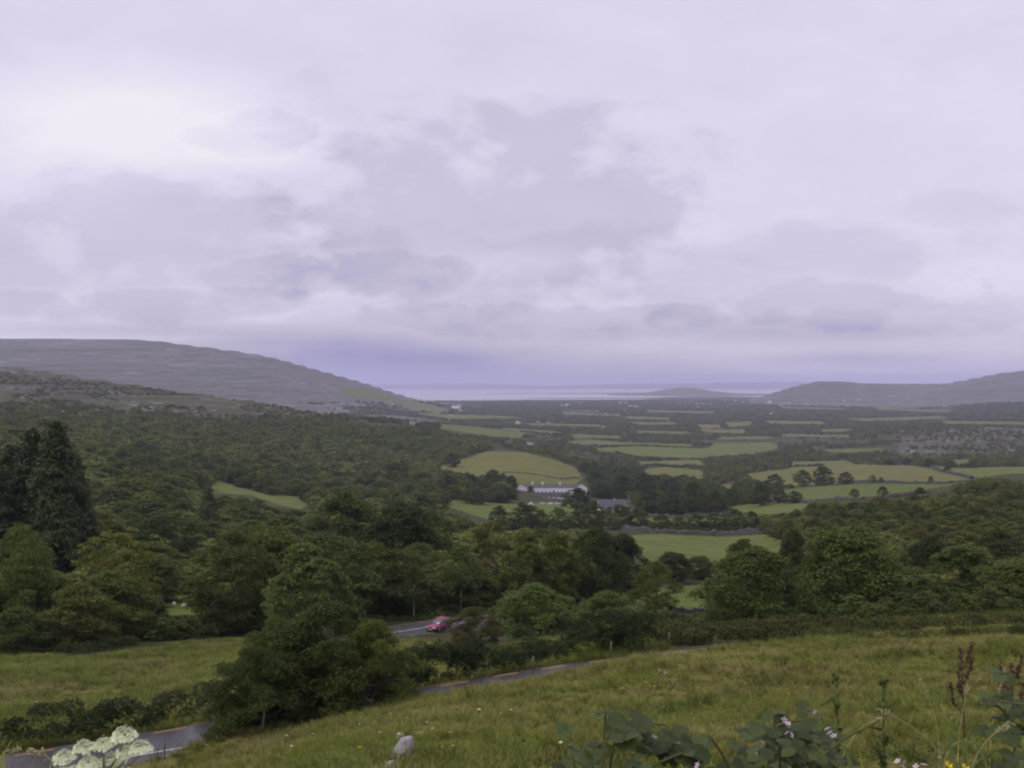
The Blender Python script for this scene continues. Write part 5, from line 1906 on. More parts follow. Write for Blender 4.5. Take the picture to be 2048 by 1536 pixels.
def window(parent, c, w, h, face, cross=True):
    """a framed window: frame part with pane sub-part; face = 'front' (-y), 'left' (-x) or 'right' (+x)"""
    f = MB()
    t = 0.12
    for dx, dz, sx, sz in ((0, h / 2, w + 2 * t, t), (0, -h / 2, w + 2 * t, t), (-w / 2, 0, t, h), (w / 2, 0, t, h), (0, 0, 0.07, h), (0, 0.1 * h, w, 0.07)):
        if not cross and sx in (0.07,):
            continue
        s = (sx, 0.14, sz) if face == 'front' else (0.14, sx, sz)
        o = (dx, 0, dz) if face == 'front' else (0, dx, dz)
        f.box(o, s)
    fo = f.build('window', M['trim'], parent, loc=c)
    p = MB().box((0, 0, 0), (w, 0.05, h) if face == 'front' else (0.05, w, h))
    p.build('pane', M['glass'], fo)
    return fo


def chimney(parent, x, z, s=0.9, h=1.6, mat='limewash'):
    c = MB().box((0, 0, 0), (s, s, h)).box((0, 0, h / 2 + 0.06), (s + 0.16, s + 0.16, 0.14))
    co = c.build('chimney', M[mat], parent, loc=(x, 0, z))
    MB().tube([(0, 0, h / 2 + 0.13), (0, 0, h / 2 + 0.55)], [0.16, 0.13], 8).build('chimney_pot', M['darkslate'], co)
    return co


def build_hotel():
    b = hit(1103, 986, 700)
    d = b.y
    s = d / F
    L = 112 * s
    z = -(986 - CY) / F * d
    o = empty('hotel', (b.x, d, z), 'long white hotel with slate roof and gabled end wings among trees', 'building', rz=math.radians(-4))
    hw, hr, Dp = 12.0 * s, 5.5 * s, 14.0 * s
    gable_walls(L, Dp, hw, hr).build('wall', M['limewash'], o)
    ro = gable_roof(L, Dp, hw, hr).build('roof', M['slate'], o)
    for x in (-38 * s, 17 * s, -18 * s):
        chimney(ro, x, hw + hr + 0.5, 1.3, 2.4)
    for k, px in enumerate((-34, -27, -19, -11, -3, 5, 13, 21, 29, 37, 45)):
        x = px * s
        if k == 5:
            dr = MB().box((0, 0, 0), (1.5, 0.16, 2.9)).build('door', M['door'], o, loc=(x, -Dp / 2 - 0.03, 1.45))
            MB().box((0, 0, 1.58), (2.0, 0.4, 0.22)).build('lintel', M['trim'], dr)
        else:
            window(o, (x, -Dp / 2 - 0.02, 1.9), 0.95, 1.6, 'front')
    for k, px in enumerate((-30, -15, 1, 17, 33)):
        window(o, (px * s, -Dp / 2 - 0.02, 3.9), 0.6, 0.6, 'front', False)
    # creeper on the wall
    rng = np.random.default_rng(4)
    n = 900
    P = np.stack([-41.5 * s + rng.normal(size=n) * 1.1, np.full(n, -Dp / 2 - 0.2) - rng.random(n) * 0.3, rng.uniform(0.2, 5.8, n)], 1)
    V, Fc = cards(P, unit(np.array([0, -1.0, 0.3]) + rng.normal(size=(n, 3)) * 0.4), 0.45, rng, 0.8)
    iv = link('ivy', make_mesh('ivy', V, Fc, [M['hedge']], attrs={'tone': np.full(len(V), 0.5)}), o)
    # wings with gables towards the valley
    for (xc, w, hh, rr, lab) in ((-60 * s, 22 * s, 11.5 * s, 5.0 * s, 'left'), (60 * s, 22 * s, 11.0 * s, 7.0 * s, 'right')):
        wg = gable_walls(Dp + 3, w, hh, rr)
        wo = wg.build('wing', M['limewash'], o, loc=(xc, -1.6, 0))
        wo.rotation_euler = (0, 0, math.pi / 2)
        r2 = gable_roof(Dp + 3, w, hh, rr).build('wing_roof', M['slate'], wo)
        # barge boards
        ys = w / 2 + 0.3
        bb = MB()
        zz = hh - 0.3 * rr / (w / 2)
        for sg in (-1, 1):
            x = -(Dp + 3) / 2 - 0.2
            bb.add([(x, sg * ys, zz - 0.45), (x, 0, hh + rr - 0.4), (x, 0, hh + rr + 0.25), (x, sg * ys, zz + 0.22),
                    (x - 0.12, sg * ys, zz - 0.45), (x - 0.12, 0, hh + rr - 0.4), (x - 0.12, 0, hh + rr + 0.25), (x - 0.12, sg * ys, zz + 0.22)],
                   [(0, 1, 2, 3), (7, 6, 5, 4), (0, 4, 5, 1), (3, 2, 6, 7), (0, 3, 7, 4)])
        bb.build('bargeboard', M['trim'], wo)
        for yy in (-0.24 * w, 0, 0.24 * w):
            window(wo, (-(Dp + 3) / 2 - 0.02, yy, 2.1), 1.2, 2.3, 'left')
    # lower wing in front: a dark low roof over a white wall
    b2 = (-8 * s, -Dp / 2 - 26, -5.5)
    o2 = empty('outbuilding', (0, 0, 0), 'low white outbuilding with dark purple roof in front of the hotel', 'building')
    o2.location = (b.x - 3 * s, d - Dp / 2 - 30, float(H(np.array([b.x - 3 * s]), np.array([d - Dp / 2 - 30]))[0]) - 0.2)
    o2.rotation_euler = (0, 0, math.radians(-4))
    L2 = 70 * s
    zt = -(985 - CY) / F * o2.location.y - o2.location.z      # ridge height wanted
    hw2 = max(1.6, zt - 3.6)
    gable_walls(L2, 7, hw2, 3.0).build('wall', M['limewash'], o2)
    gable_roof(L2, 7, hw2, 3.0).build('roof', M['darkslate'], o2)
    for k in range(7):
        window(o2, (-L2 / 2 + 3 + k * (L2 - 6) / 6, -3.52, hw2 * 0.5), 1.0, min(1.1, hw2 * 0.5), 'front', False)


build_hotel()


def cottage(label, px, py, wpx, dmin, wall='limewash', roof='slate', name='cottage', rz=0.0, hw=2.7, hr=3.3, Dp=7.0, nwin=4, group=None, cat='house', gable_chim=True, ratio=None, pot=1.0):
    b = hit(px, py, dmin)
    L = wpx / F * b.y
    if ratio:
        hw, hr, Dp = L * ratio[0], L * ratio[1], L * ratio[2]
    o = empty(name, b, label, cat, group, rz)
    gable_walls(L, Dp, hw, hr).build('wall', M[wall], o)
    r = gable_roof(L, Dp, hw, hr).build('roof', M[roof], o)
    if gable_chim:
        chimney(r, L * 0.08, hw + hr + 0.25, 0.9 * pot, 1.3 * pot, wall)
    for k in range(nwin):
        x = -L / 2 + L * (k + 0.5) / nwin
        if k == nwin // 2:
            MB().box((0, 0, 0), (1.1, 0.16, 2.1)).build('door', M['door'], o, loc=(x, -Dp / 2 - 0.03, 1.05))
        else:
            window(o, (x, -Dp / 2 - 0.02, hw * 0.52), 1.1, 1.2, 'front')
    return o


cottage('slate roofed cottage with white gable below the hotel', 1224, 1021, 57, 600, rz=math.radians(6), hw=3.0, hr=3.9, Dp=9, pot=0.55)
_pp = [hit(px, 1030, 600) for px in (1196, 1225, 1262)]
hedge('hedge', 'dark hedge hiding the lower walls of the slate roofed cottage', 'hedge', [(p.x, p.y) for p in _pp], 4.0, 5.2, 0.7, 90, (0.62, 0.68, 0.66), 41, 0.5)
# white gabled shed on the lawn
sh = hit(1062, 1013, 600)
so = empty('shed', sh, 'small white gabled shed on the lawn left of the parked cars', 'shed', rz=math.radians(80))
gable_walls(4.5, 3.0, 2.2, 1.4).build('wall', M['limewash'], so)
gable_roof(4.5, 3.0, 2.2, 1.4, 0.2).build('roof', M['slate'], so)
MB().box((0, 0, 0), (0.06, 1.0, 1.9)).build('door', M['door'], so, loc=(2.28, 0, 0.95))
sh = hit(847, 944, 700)
so = empty('shed', sh, 'tiny white building at the edge of the hillside wood', 'shed', rz=math.radians(50))
gable_walls(5.0, 3.5, 2.6, 1.6).build('wall', M['limewash'], so)
gable_roof(5.0, 3.5, 2.6, 1.6, 0.2).build('roof', M['slate'], so)
# white pole by the cottage
pb = hit(1257, 1004, 640)
po = empty('flagpole', pb, 'thin white pole standing right of the slate roofed cottage', 'pole')
MB().tube([(0, 0, -0.5), (0, 0, 2.5), (0, 0, 5.2)], [0.12, 0.10, 0.07], 8).build('shaft', M['trim'], po)
MB().tube([(0, 0, 5.2), (0, 0, 5.3), (0, 0, 5.42)], [0.08, 0.15, 0.05], 8).build('finial', M['trim'], po)

# distant houses: (x, y of the foot, width px, wall, group index)
HG = ['%s at the foot of the big limestone hill', '%s among trees in the left of the plain', '%s of the village near the bay', '%s in the row of four by the bay', '%s of the scattered hamlet behind the bay', '%s at the back of the plain below the right hills', '%s on the slope of the right hills']
HCOL = {'limewash': 'tiny white house', 'cream': 'tiny cream house', 'greywall': 'tiny grey roofed house'}
hp = {}
for wl in ('limewash', 'cream', 'greywall'):
    hp[wl] = (gable_walls(1.0, 0.6, 0.28, 0.26).mesh('far_house_wall', M[wl]), gable_roof(1.0, 0.6, 0.28, 0.26, 0.03, 0.02).mesh('far_house_roof', M['slate']))
for (px, py, w, wl, gi) in FARHOUSES:
    b = hit(px, py, 1500)
    Lm = 0.8 * w / F * b.y
    lab = HG[gi] % HCOL[wl]
    o = empty('house', (b.x, b.y, b.z + 0.10 * Lm), lab, 'house', lab.replace('house', 'houses'), random.choice([-0.5, -0.2, 0.15, 0.4, 1.2]))
    for nm, me in zip(('wall', 'roof'), hp[wl]):
        q = link(nm, me, o)
        q.scale = (Lm, Lm, Lm)


# ----------------------------------------------------------------------------
# cars
# ----------------------------------------------------------------------------
M['car_red'] = simple('dark_red_car_paint', (0.27, 0.045, 0.10), 0.25, 0.6, 0.03, 1.0)
M['car_blue'] = simple('pale_blue_car_paint', (0.50, 0.66, 0.74), 0.3, 0.6, 0.03, 1.0)
M['car_white'] = simple('white_car_paint', (0.76, 0.78, 0.80), 0.3, 0.6, 0.03, 1.0)
M['car_glass'] = simple('car_glass', (0.10, 0.12, 0.13), 0.05, 0.9, 0.05, 1.0)
M['rubber'] = simple('black_rubber', (0.02, 0.02, 0.02), 0.8, 0.2, 0.1, 5.0)
M['rim'] = simple('alloy_rim', (0.45, 0.45, 0.46), 0.35, 0.5, 0.05, 5.0, 0.7)
M['lamp'] = simple('headlight_glass', (0.80, 0.80, 0.78), 0.1, 0.7, 0.03, 5.0)
M['plate'] = simple('white_number_plate', (0.75, 0.75, 0.72), 0.5, 0.4, 0.05, 5.0)


def loft(secs, closed_ends=True):
    """secs: list of (x, [(y,z)...]) open loops mirrored into full rings"""
    mb = MB()
    vs, fs = [], []
    n = len(secs[0][1])
    for x, pr in secs:
        vs += [(x, y, z) for y, z in pr] + [(x, -y, z) for y, z in reversed(pr)]
    m = 2 * n
    for i in range(len(secs) - 1):
        for k in range(m):
            a, b = i * m + k, i * m + (k + 1) % m
            fs.append((a, b, b + m, a + m))
    fs.append(tuple(range(m - 1, -1, -1)))
    fs.append(tuple((len(secs) - 1) * m + k for k in range(m)))
    return mb.add(vs, fs)


def car(loc, rz, paint, label, group=None, pitch=0.0):
    """front towards +x"""
    o = empty('car', loc, label, 'car', group, rz)

    def sec(x, w, zb, zs, zt, tw):
        return (x, [(w * 0.86, zb), (w, zb + 0.16), (w, zs), (tw, zt), (0.0, zt + 0.015)])
    body = [sec(-2.02, 0.70, 0.36, 0.62, 0.86, 0.62), sec(-1.92, 0.80, 0.28, 0.70, 0.96, 0.72), sec(-1.3, 0.84, 0.24, 0.74, 0.97, 0.77), sec(-0.4, 0.85, 0.22, 0.74, 0.95, 0.78),
            sec(0.65, 0.85, 0.22, 0.73, 0.93, 0.77), sec(1.2, 0.84, 0.24, 0.71, 0.86, 0.73), sec(1.8, 0.80, 0.26, 0.64, 0.76, 0.66), sec(2.0, 0.70, 0.32, 0.56, 0.66, 0.56)]
    bo = loft(body).build('body', M[paint], o, True)
    # greenhouse: glass volume with painted roof and pillars
    gl = [(-1.75, [(0.68, 0.93), (0.66, 1.02), (0.60, 1.05), (0, 1.06)]), (-1.25, [(0.75, 0.93), (0.68, 1.2), (0.58, 1.37), (0, 1.40)]), (-0.2, [(0.77, 0.92), (0.70, 1.2), (0.60, 1.40), (0, 1.43)]),
          (0.25, [(0.76, 0.91), (0.69, 1.2), (0.57, 1.36), (0, 1.39)]), (0.98, [(0.72, 0.88), (0.66, 0.92), (0.5, 0.93), (0, 0.94)])]
    loft(gl).build('windows', M['car_glass'], o, True)
    rf = [(-1.35, [(0.60, 1.36), (0.57, 1.395), (0, 1.425)]), (-0.2, [(0.63, 1.385), (0.59, 1.425), (0, 1.455)]), (0.30, [(0.60, 1.34), (0.55, 1.385), (0, 1.415)])]
    loft(rf).build('roof', M[paint], o, True)
    for sg in (-1, 1):
        MB().tube([(0.27, 0.60 * sg, 1.38), (1.0, 0.735 * sg, 0.91)], [0.045, 0.045], 6).build('pillar', M[paint], o)
        MB().tube([(-0.45, 0.62 * sg, 1.41), (-0.42, 0.785 * sg, 0.93)], [0.045, 0.045], 6).build('pillar', M[paint], o)
        MB().tube([(-1.3, 0.60 * sg, 1.38), (-1.75, 0.70 * sg, 0.95)], [0.06, 0.06], 6).build('pillar', M[paint], o)
        MB().box((0.72, 0.90 * sg, 0.97), (0.12, 0.18, 0.13), 0, 0.8).build('mirror', M[paint], o)
        MB().box((1.94, 0.52 * sg, 0.60), (0.14, 0.30, 0.13), 0, 0.9).build('headlight', M['lamp'], o)
        for x in (1.25, -1.25):
            w = MB().tube([(x, 0.70 * sg, 0.30), (x, 0.72 * sg, 0.30), (x, 0.84 * sg, 0.30), (x, 0.86 * sg, 0.30)], [0.25, 0.30, 0.30, 0.26], 16).build('wheel', M['rubber'], o, True)
            MB().tube([(x, 0.855 * sg, 0.30), (x, 0.872 * sg, 0.30)], [0.19, 0.16], 12).build('rim', M['rim'], w, True)
    MB().box((2.0, 0, 0.40), (0.14, 1.38, 0.17), 0, 0.95).build('bumper', M['rubber'], o)
    MB().box((2.0, 0, 0.56), (0.06, 0.6, 0.09)).build('grille', M['rubber'], o)
    MB().box((2.082, 0, 0.41), (0.02, 0.50, 0.11)).build('number_plate', M['plate'], o)
    return o


def on_road(line, y0, off):
    i = int(np.argmin(np.abs(line[:, 1] - y0)))
    n = side(line)[i]
    p = line[i].copy()
    p[:2] += n * off
    t = np.array([n[1], -n[0]])
    return p, t


cp, ct = on_road(R2_CL, 129.8, -1.75)
car((cp[0], cp[1], cp[2] + 0.03), math.atan2(-ct[1], -ct[0]) + 0.30, 'car_red', 'dark red car coming round the road bend half behind a hawthorn')
for k, (px, pnt, lab) in enumerate(((1086, 'car_blue', 'pale blue parked car at the left of three below the hotel'), (1101, 'car_white', 'white parked car in the middle of three below the hotel'), (1115, 'car_blue', 'pale blue parked car at the right of three below the hotel'))):
    b = hit(px, 1009, 600)
    car((b.x, b.y, b.z + 0.05), 0.15 + (math.pi if k == 1 else 0), pnt, lab, 'cars parked below the hotel')


# ----------------------------------------------------------------------------
# rocks, posts, sheep
# ----------------------------------------------------------------------------
def boulder(label, loc, size, seed, name='boulder', parent=None, mat='stone', flat=1.0):
    import bmesh
    bm = bmesh.new()
    rs = np.random.default_rng(seed)
    # an angular block: the hull of a wide foot, a shoulder and a narrower sheared top
    for z, r, n, sh in ((-0.6, 0.95, 8, 0.0), (0.15, 0.98, 8, 0.08), (0.72, 0.72, 6, 0.20), (1.0, 0.34, 4, 0.34)):
        for k in range(n):
            a = 2 * math.pi * (k + rs.uniform(-0.3, 0.3)) / n
            q = r * rs.uniform(0.82, 1.08)
            bm.verts.new(((q * math.cos(a) + sh) * size[0], q * math.sin(a) * size[1], (z + rs.normal() * 0.05) * size[2]))
    h = bmesh.ops.convex_hull(bm, input=bm.verts)
    bmesh.ops.delete(bm, geom=[v for v in bm.verts if not v.link_faces], context='VERTS')
    bmesh.ops.bevel(bm, geom=list(bm.edges), offset=0.06 * min(size), segments=1, affect='EDGES')
    me = bpy.data.meshes.new(name)
    bm.to_mesh(me)
    bm.free()
    me.materials.append(M[mat])
    o = link(name, me, parent, loc)
    o.rotation_euler = (0, 0, rs.uniform(-0.5, 0.5))
    if parent is None:
        tag(o, label, 'rock')
    return o


def rock_at(label, px, py, wpx, hpx, seed, dm=20, lean=0.0):
    p = hit(px, py, dm)
    s = p.y / F
    o = boulder(label, (p.x, p.y, p.z + hpx * s * 0.12), (wpx * s * 0.52, wpx * s * 0.45, hpx * s * 0.85), seed)
    o.rotation_euler[1] = lean
    return o


rock_at('pale grey pointed boulder standing in the meadow', 803, 1516, 44, 46, 29, 22, 0.25)
rock_at('small pale stone just behind the pointed boulder', 800, 1476, 18, 12, 4, 22)
rock_at('flat stone lying in front of the pointed boulder', 781, 1538, 32, 16, 5, 20)
rock_at('small white stone in the grass right of centre', 1330, 1352, 10, 8, 6, 22)
rock_at('pinkish white stone beside the small white stone', 1318, 1348, 8, 8, 7, 22)
rock_at('grey boulder between trees above the sheep glade', 318, 1150, 26, 20, 8, 130)


def post(label, px, py, h, dm, r=0.055):
    p = hit(px, py, dm)
    o = MB().tube([(0, 0, -0.3), (0, 0, h * 0.6), (0.02, 0, h)], [r, r, r * 0.9], 7).build('fence_post', M['wood'], None, True, p)
    tag(o, label, 'post', 'fence posts beside the near road')


post('thin dark fence post in front of the white road line', 329, 1521, 0.95, 30, 0.05)
post('grey fence post beside the road in the middle', 1066, 1350, 1.1, 45)
post('grey fence post beside the road where it vanishes', 1222, 1322, 1.15, 45)
post('grey fence post at the hedge foot right of the road end', 1338, 1300, 1.1, 48)


M['wool'] = simple('sheep_wool', (0.66, 0.64, 0.58), 0.95, 0.1, 0.12, 14.0, bstr=0.6)
M['sheep_face'] = simple('dark_sheep_face', (0.10, 0.09, 0.08), 0.9, 0.1, 0.1, 10.0)


def sheep(label, p, rz):
    o = empty('sheep', p, label, 'sheep', None, rz)
    o.scale = (0.68,) * 3
    me = bpy.data.meshes.new('sheep_body')
    vs = [(0, 0, 0.62), (0.33, 0, 0.64), (-0.36, 0, 0.62), (0.48, 0, 0.72), (0.60, 0, 0.62), (0.72, 0, 0.50),
          (0.30, 0.13, 0.42), (0.31, 0.13, 0.20), (0.31, 0.13, 0.02), (0.30, -0.13, 0.42), (0.31, -0.13, 0.20), (0.31, -0.13, 0.02),
          (-0.33, 0.13, 0.44), (-0.39, 0.13, 0.22), (-0.35, 0.13, 0.02), (-0.33, -0.13, 0.44), (-0.39, -0.13, 0.22), (-0.35, -0.13, 0.02), (-0.5, 0, 0.60)]
    es = [(0, 1), (0, 2), (1, 3), (3, 4), (4, 5), (1, 6), (6, 7), (7, 8), (1, 9), (9, 10), (10, 11), (2, 12), (12, 13), (13, 14), (2, 15), (15, 16), (16, 17), (2, 18)]
    rad = [0.27, 0.25, 0.26, 0.15, 0.105, 0.055, 0.10, 0.045, 0.04, 0.10, 0.045, 0.04, 0.11, 0.045, 0.04, 0.11, 0.045, 0.04, 0.06]
    me.from_pydata(vs, es, [])
    body = link('body', me, o)
    body.modifiers.new('skin', 'SKIN')
    for i, r in enumerate(rad):
        me.skin_vertices[0].data[i].radius = (r, r)
    me.skin_vertices[0].data[0].use_root = True
    sb = body.modifiers.new('sub', 'SUBSURF')
    sb.levels = sb.render_levels = 2
    me.materials.append(M['wool'])
    for sg in (-1, 1):
        MB().add([(0.56, 0.07 * sg, 0.70), (0.54, 0.20 * sg, 0.68), (0.60, 0.18 * sg, 0.63), (0.62, 0.07 * sg, 0.66), (0.57, 0.13 * sg, 0.72)], [(0, 1, 4), (1, 2, 4), (2, 3, 4), (3, 0, 4), (0, 3, 2, 1)]).build('ear', M['sheep_face'], o)
    return o


sheep('white sheep grazing in the glade, left of two', hit(349, 1212, 110), 2.6)
sheep('white sheep grazing in the glade, right of two', hit(367, 1216, 110), 0.4)

# ----------------------------------------------------------------------------
# foreground plants
# ----------------------------------------------------------------------------
M['bramble'] = None


def bramble_mat():
    m, g = material('bramble_leaf')
    tc = g.n('ShaderNodeTexCoord')
    oi = g.n('ShaderNodeObjectInfo')
    sp = g.n('ShaderNodeSeparateXYZ')
    g.l(tc.outputs['Object'], sp.inputs[0])
    # side veins: a herringbone of fine ridges
    v = g.m('SINE', g.m('MULTIPLY', g.m('SUBTRACT', sp.outputs[1], g.m('ABSOLUTE', sp.outputs[0])), 42.0))
    nz = g.noise(tc.outputs['Object'], 9.0, 4.0, 0.6)
    c = g.mix(g.rng(nz, 0.3, 0.7), (0.030, 0.050, 0.011), (0.062, 0.090, 0.020))
    c = g.mix(g.rng(v, 0.8, 1.0, 0.0, 0.16), c, (0.10, 0.125, 0.06))
    k = g.rng(oi.outputs['Random'], 0, 1, 0.65, 1.45)
    c = g.mix(1.0, c, g.comb(k, k, k), 'MULTIPLY')
    c = g.mix(1.0, c, oi.outputs['Color'], 'MULTIPLY')
    d = principled(g, c, 0.55, 0.3, v, 0.12, 0.02)
    t = g.n('ShaderNodeBsdfTranslucent')
    g.l(g.mix(1.0, c, (1.3, 1.4, 0.7), 'MULTIPLY'), t.inputs[0])
    mx = g.n('ShaderNodeMixShader', i_0=0.2)
    g.l(d, mx.inputs[1])
    g.l(t.outputs[0], mx.inputs[2])
    finish(g, mx.outputs[0])
    return m


M['bramble'] = bramble_mat()
M['cane'] = simple('bramble_cane', (0.085, 0.085, 0.035), 0.7, 0.2, 0.3, 30.0)
M['pink'] = simple('pale_pink_petals', (0.70, 0.60, 0.66), 0.6, 0.2, 0.08, 20.0)
M['dock'] = simple('rusty_dock_seed', (0.105, 0.070, 0.045), 0.9, 0.1, 0.4, 40.0)
M['straw'] = simple('pale_grass_culm', (0.34, 0.33, 0.17), 0.8, 0.15, 0.25, 20.0)
M['blade'] = simple('green_grass_blade', (0.13, 0.19, 0.06), 0.55, 0.3, 0.2, 10.0)
M['thistle'] = simple('thistle_green', (0.075, 0.100, 0.028), 0.7, 0.2, 0.3, 30.0)


def leaf_mesh(seed, w=0.78, serr=0.05):
    """a serrated oval leaf one unit long, stalk at the origin, lying along +y, folded along its midrib"""
    rs = np.random.default_rng(seed)
    n = 9
    vs, fs = [], []
    for i in range(n + 1):
        t = i / n
        hw = w * 0.5 * math.sin(math.pi * min(0.02 + 0.98 * t ** 0.8, 1)) ** 0.75
        if i == n:
            hw = 0.0
        j = serr * (1 if i % 2 else -0.6)
        z = -0.20 * (t - 0.45) ** 2 + 0.015 * rs.normal()
        vs += [(-hw - j * (0 < i < n), t + 0.0, z + 0.16 * hw), (-hw * 0.5, t + 0.01, z + 0.11 * hw), (0, t, z), (hw * 0.5, t + 0.01, z + 0.11 * hw), (hw + j * (0 < i < n), t, z + 0.16 * hw)]
        if i:
            for k in range(4):
                a = (i - 1) * 5 + k
                fs.append((a, a + 1, a + 6, a + 5))
    return MB().add(vs, fs).mesh('bramble_leaf', M['bramble'], True)


LEAVES = [leaf_mesh(s, w) for s, w in ((1, 0.82), (2, 0.72), (3, 0.9))]


def flower_mesh():
    mb = MB()
    for k in range(5):
        a = 2 * math.pi * k / 5
        c, s = math.cos(a), math.sin(a)
        p = [(0.12, 0), (0.55, -0.28), (0.95, -0.2), (1.0, 0.0), (0.95, 0.2), (0.55, 0.28)]
        mb.add([(x * c - y * s, x * s + y * c, 0.1 + 0.12 * x * x) for x, y in p], [(0, 1, 2, 3, 4, 5)])
    for k in range(8):
        a = 2 * math.pi * k / 8
        mb.tube([(0, 0, 0.05), (0.25 * math.cos(a), 0.25 * math.sin(a), 0.4)], [0.05, 0.03], 4)
    return mb.mesh('bramble_flower', M['pink'])


BFLOWER = flower_mesh()


def at(px, py, d):
    return Vector(((px - CX) / F * d, d, -(py - CY) / F * d))


def bramble(label, base, canes, leaves, flowers, seed):
    """canes: lists of (px,py,d); leaves: (px,py,d,size m); flowers: (px,py,d)"""
    rs = np.random.default_rng(seed)
    b = G(base[0], base[1])
    o = empty('bramble_bush', b, label, 'bramble')
    for c in canes:
        pts = [at(*q) - b for q in c]
        pts = [b * 0 + Vector((pts[0].x * 0.9, pts[0].y + 0.1, 0.0))] + pts
        arr = np.array([list(p) for p in pts])
        tt = np.linspace(0, 1, len(arr))
        q = np.linspace(0, 1, 14)
        sm = np.stack([hermite(tt, arr[:, k], pslopes(tt, arr[:, k]), q) for k in range(3)], 1)
        MB().tube([tuple(p) for p in sm], list(np.linspace(0.005, 0.0025, 14)), 6).build('cane', M['cane'], o, True)
    for (px, py, d, s) in leaves:
        p = at(px, py, d) - b
        # a bramble leaf: three leaflets on one stalk
        yaw = rs.uniform(0, 6.283)
        for k, (da, sc) in enumerate(((0, 1.0), (1.25, 0.8), (-1.25, 0.8))):
            lf = link('leaf', LEAVES[int(rs.integers(0, 3))], o, p)
            lf.scale = (s * sc,) * 3
            e = Matrix.Rotation(0.30 + rs.normal() * 0.22, 3, 'X') @ Matrix.Rotation(rs.normal() * 0.25, 3, 'Y') @ Matrix.Rotation(yaw + da + rs.normal() * 0.15, 3, 'Z')
            lf.rotation_euler = e.to_euler()
            if k == 0:
                lf.location = p + Vector((-math.sin(yaw), math.cos(yaw), 0)) * s * 0.25
        st = Vector((0, 0, 0))
    for (px, py, d) in flowers:
        f = link('flower', BFLOWER, o, at(px, py, d) - b)
        f.scale = (0.0085,) * 3
        f.rotation_euler = (0.5 + rs.normal() * 0.4, rs.normal() * 0.4, rs.uniform(0, 6))
    return o


def spray(rs, boxes, n, d, s):
    out = []
    n = int(n * 1.25)
    for _ in range(n):
        x0, y0, x1, y1 = boxes[int(rs.integers(0, len(boxes)))]
        out.append((rs.uniform(x0, x1), rs.uniform(y0, y1) + 18, d + rs.normal() * 0.16, s * rs.uniform(0.6, 1.25)))
    return out


rs = np.random.default_rng(17)
bramble('bramble bush with large grey green leaves at bottom centre', (1210, 2.6),
        [[(1215, 1640, 2.6), (1225, 1500, 2.55), (1265, 1445, 2.5), (1330, 1450, 2.4)], [(1180, 1650, 2.7), (1150, 1540, 2.7), (1140, 1470, 2.75)], [(1260, 1660, 2.4), (1300, 1540, 2.35), (1380, 1500, 2.3)], [(1200, 1640, 2.7), (1208, 1480, 2.8), (1212, 1415, 2.8)]],
        spray(rs, [(1110, 1475, 1200, 1560), (1230, 1430, 1300, 1480), (1240, 1490, 1400, 1560), (1300, 1455, 1380, 1500), (1130, 1500, 1380, 1580), (1200, 1560, 1380, 1640)], 44, 2.5, 0.048) + [(1262, 1448, 2.4, 0.085), (1208, 1425, 2.8, 0.04), (1140, 1465, 2.7, 0.045)],
        [(1309, 1475, 2.3), (1357, 1488, 2.3), (1395, 1531, 2.3), (1142, 1490, 2.6)], 71)
bramble('bramble bush with many pale pink flowers right of bottom centre', (1520, 2.6),
        [[(1520, 1640, 2.6), (1530, 1500, 2.6), (1570, 1445, 2.6), (1640, 1440, 2.6)], [(1480, 1640, 2.5), (1450, 1520, 2.5), (1425, 1480, 2.5), (1418, 1470, 2.5)], [(1600, 1660, 2.5), (1640, 1520, 2.5), (1700, 1470, 2.6), (1760, 1440, 2.6)], [(1560, 1640, 2.6), (1560, 1500, 2.6), (1500, 1440, 2.7)]],
        spray(rs, [(1470, 1430, 1560, 1500), (1490, 1480, 1680, 1560), (1560, 1440, 1660, 1490), (1400, 1500, 1520, 1580), (1430, 1560, 1700, 1650), (1500, 1440, 1640, 1540)], 56, 2.55, 0.048) + [(1545, 1425, 2.7, 0.06), (1600, 1420, 2.7, 0.055)],
        [(1569, 1440, 2.45), (1575, 1447, 2.45), (1578, 1456, 2.45), (1575, 1466, 2.45), (1583, 1470, 2.45), (1655, 1458, 2.4), (1660, 1466, 2.4), (1667, 1472, 2.4), (1525, 1486, 2.35), (1515, 1503, 2.35), (1630, 1425, 2.6), (1521, 1495, 2.35)], 72)
bramble('bramble bush cut by the bottom right corner of the picture', (2010, 2.7),
        [[(2010, 1640, 2.7), (2030, 1500, 2.7), (2000, 1415, 2.7), (1960, 1400, 2.75)], [(2080, 1640, 2.6), (2110, 1480, 2.6), (2060, 1410, 2.6), (1965, 1398, 2.7)], [(1960, 1650, 2.6), (1930, 1560, 2.55), (1990, 1500, 2.5)]],
        spray(rs, [(1990, 1380, 2080, 1430), (1970, 1430, 2090, 1540), (1960, 1500, 2080, 1580), (2000, 1560, 2100, 1650), (1900, 1560, 2050, 1650)], 36, 2.65, 0.048) + [(2006, 1345, 2.9, 0.06), (1985, 1395, 2.75, 0.05)],
        [(1880, 1516, 2.4), (1795, 1523, 2.4), (1810, 1525, 2.4), (1848, 1530, 2.4), (1832, 1534, 2.4), (1806, 1534, 2.4)], 73)


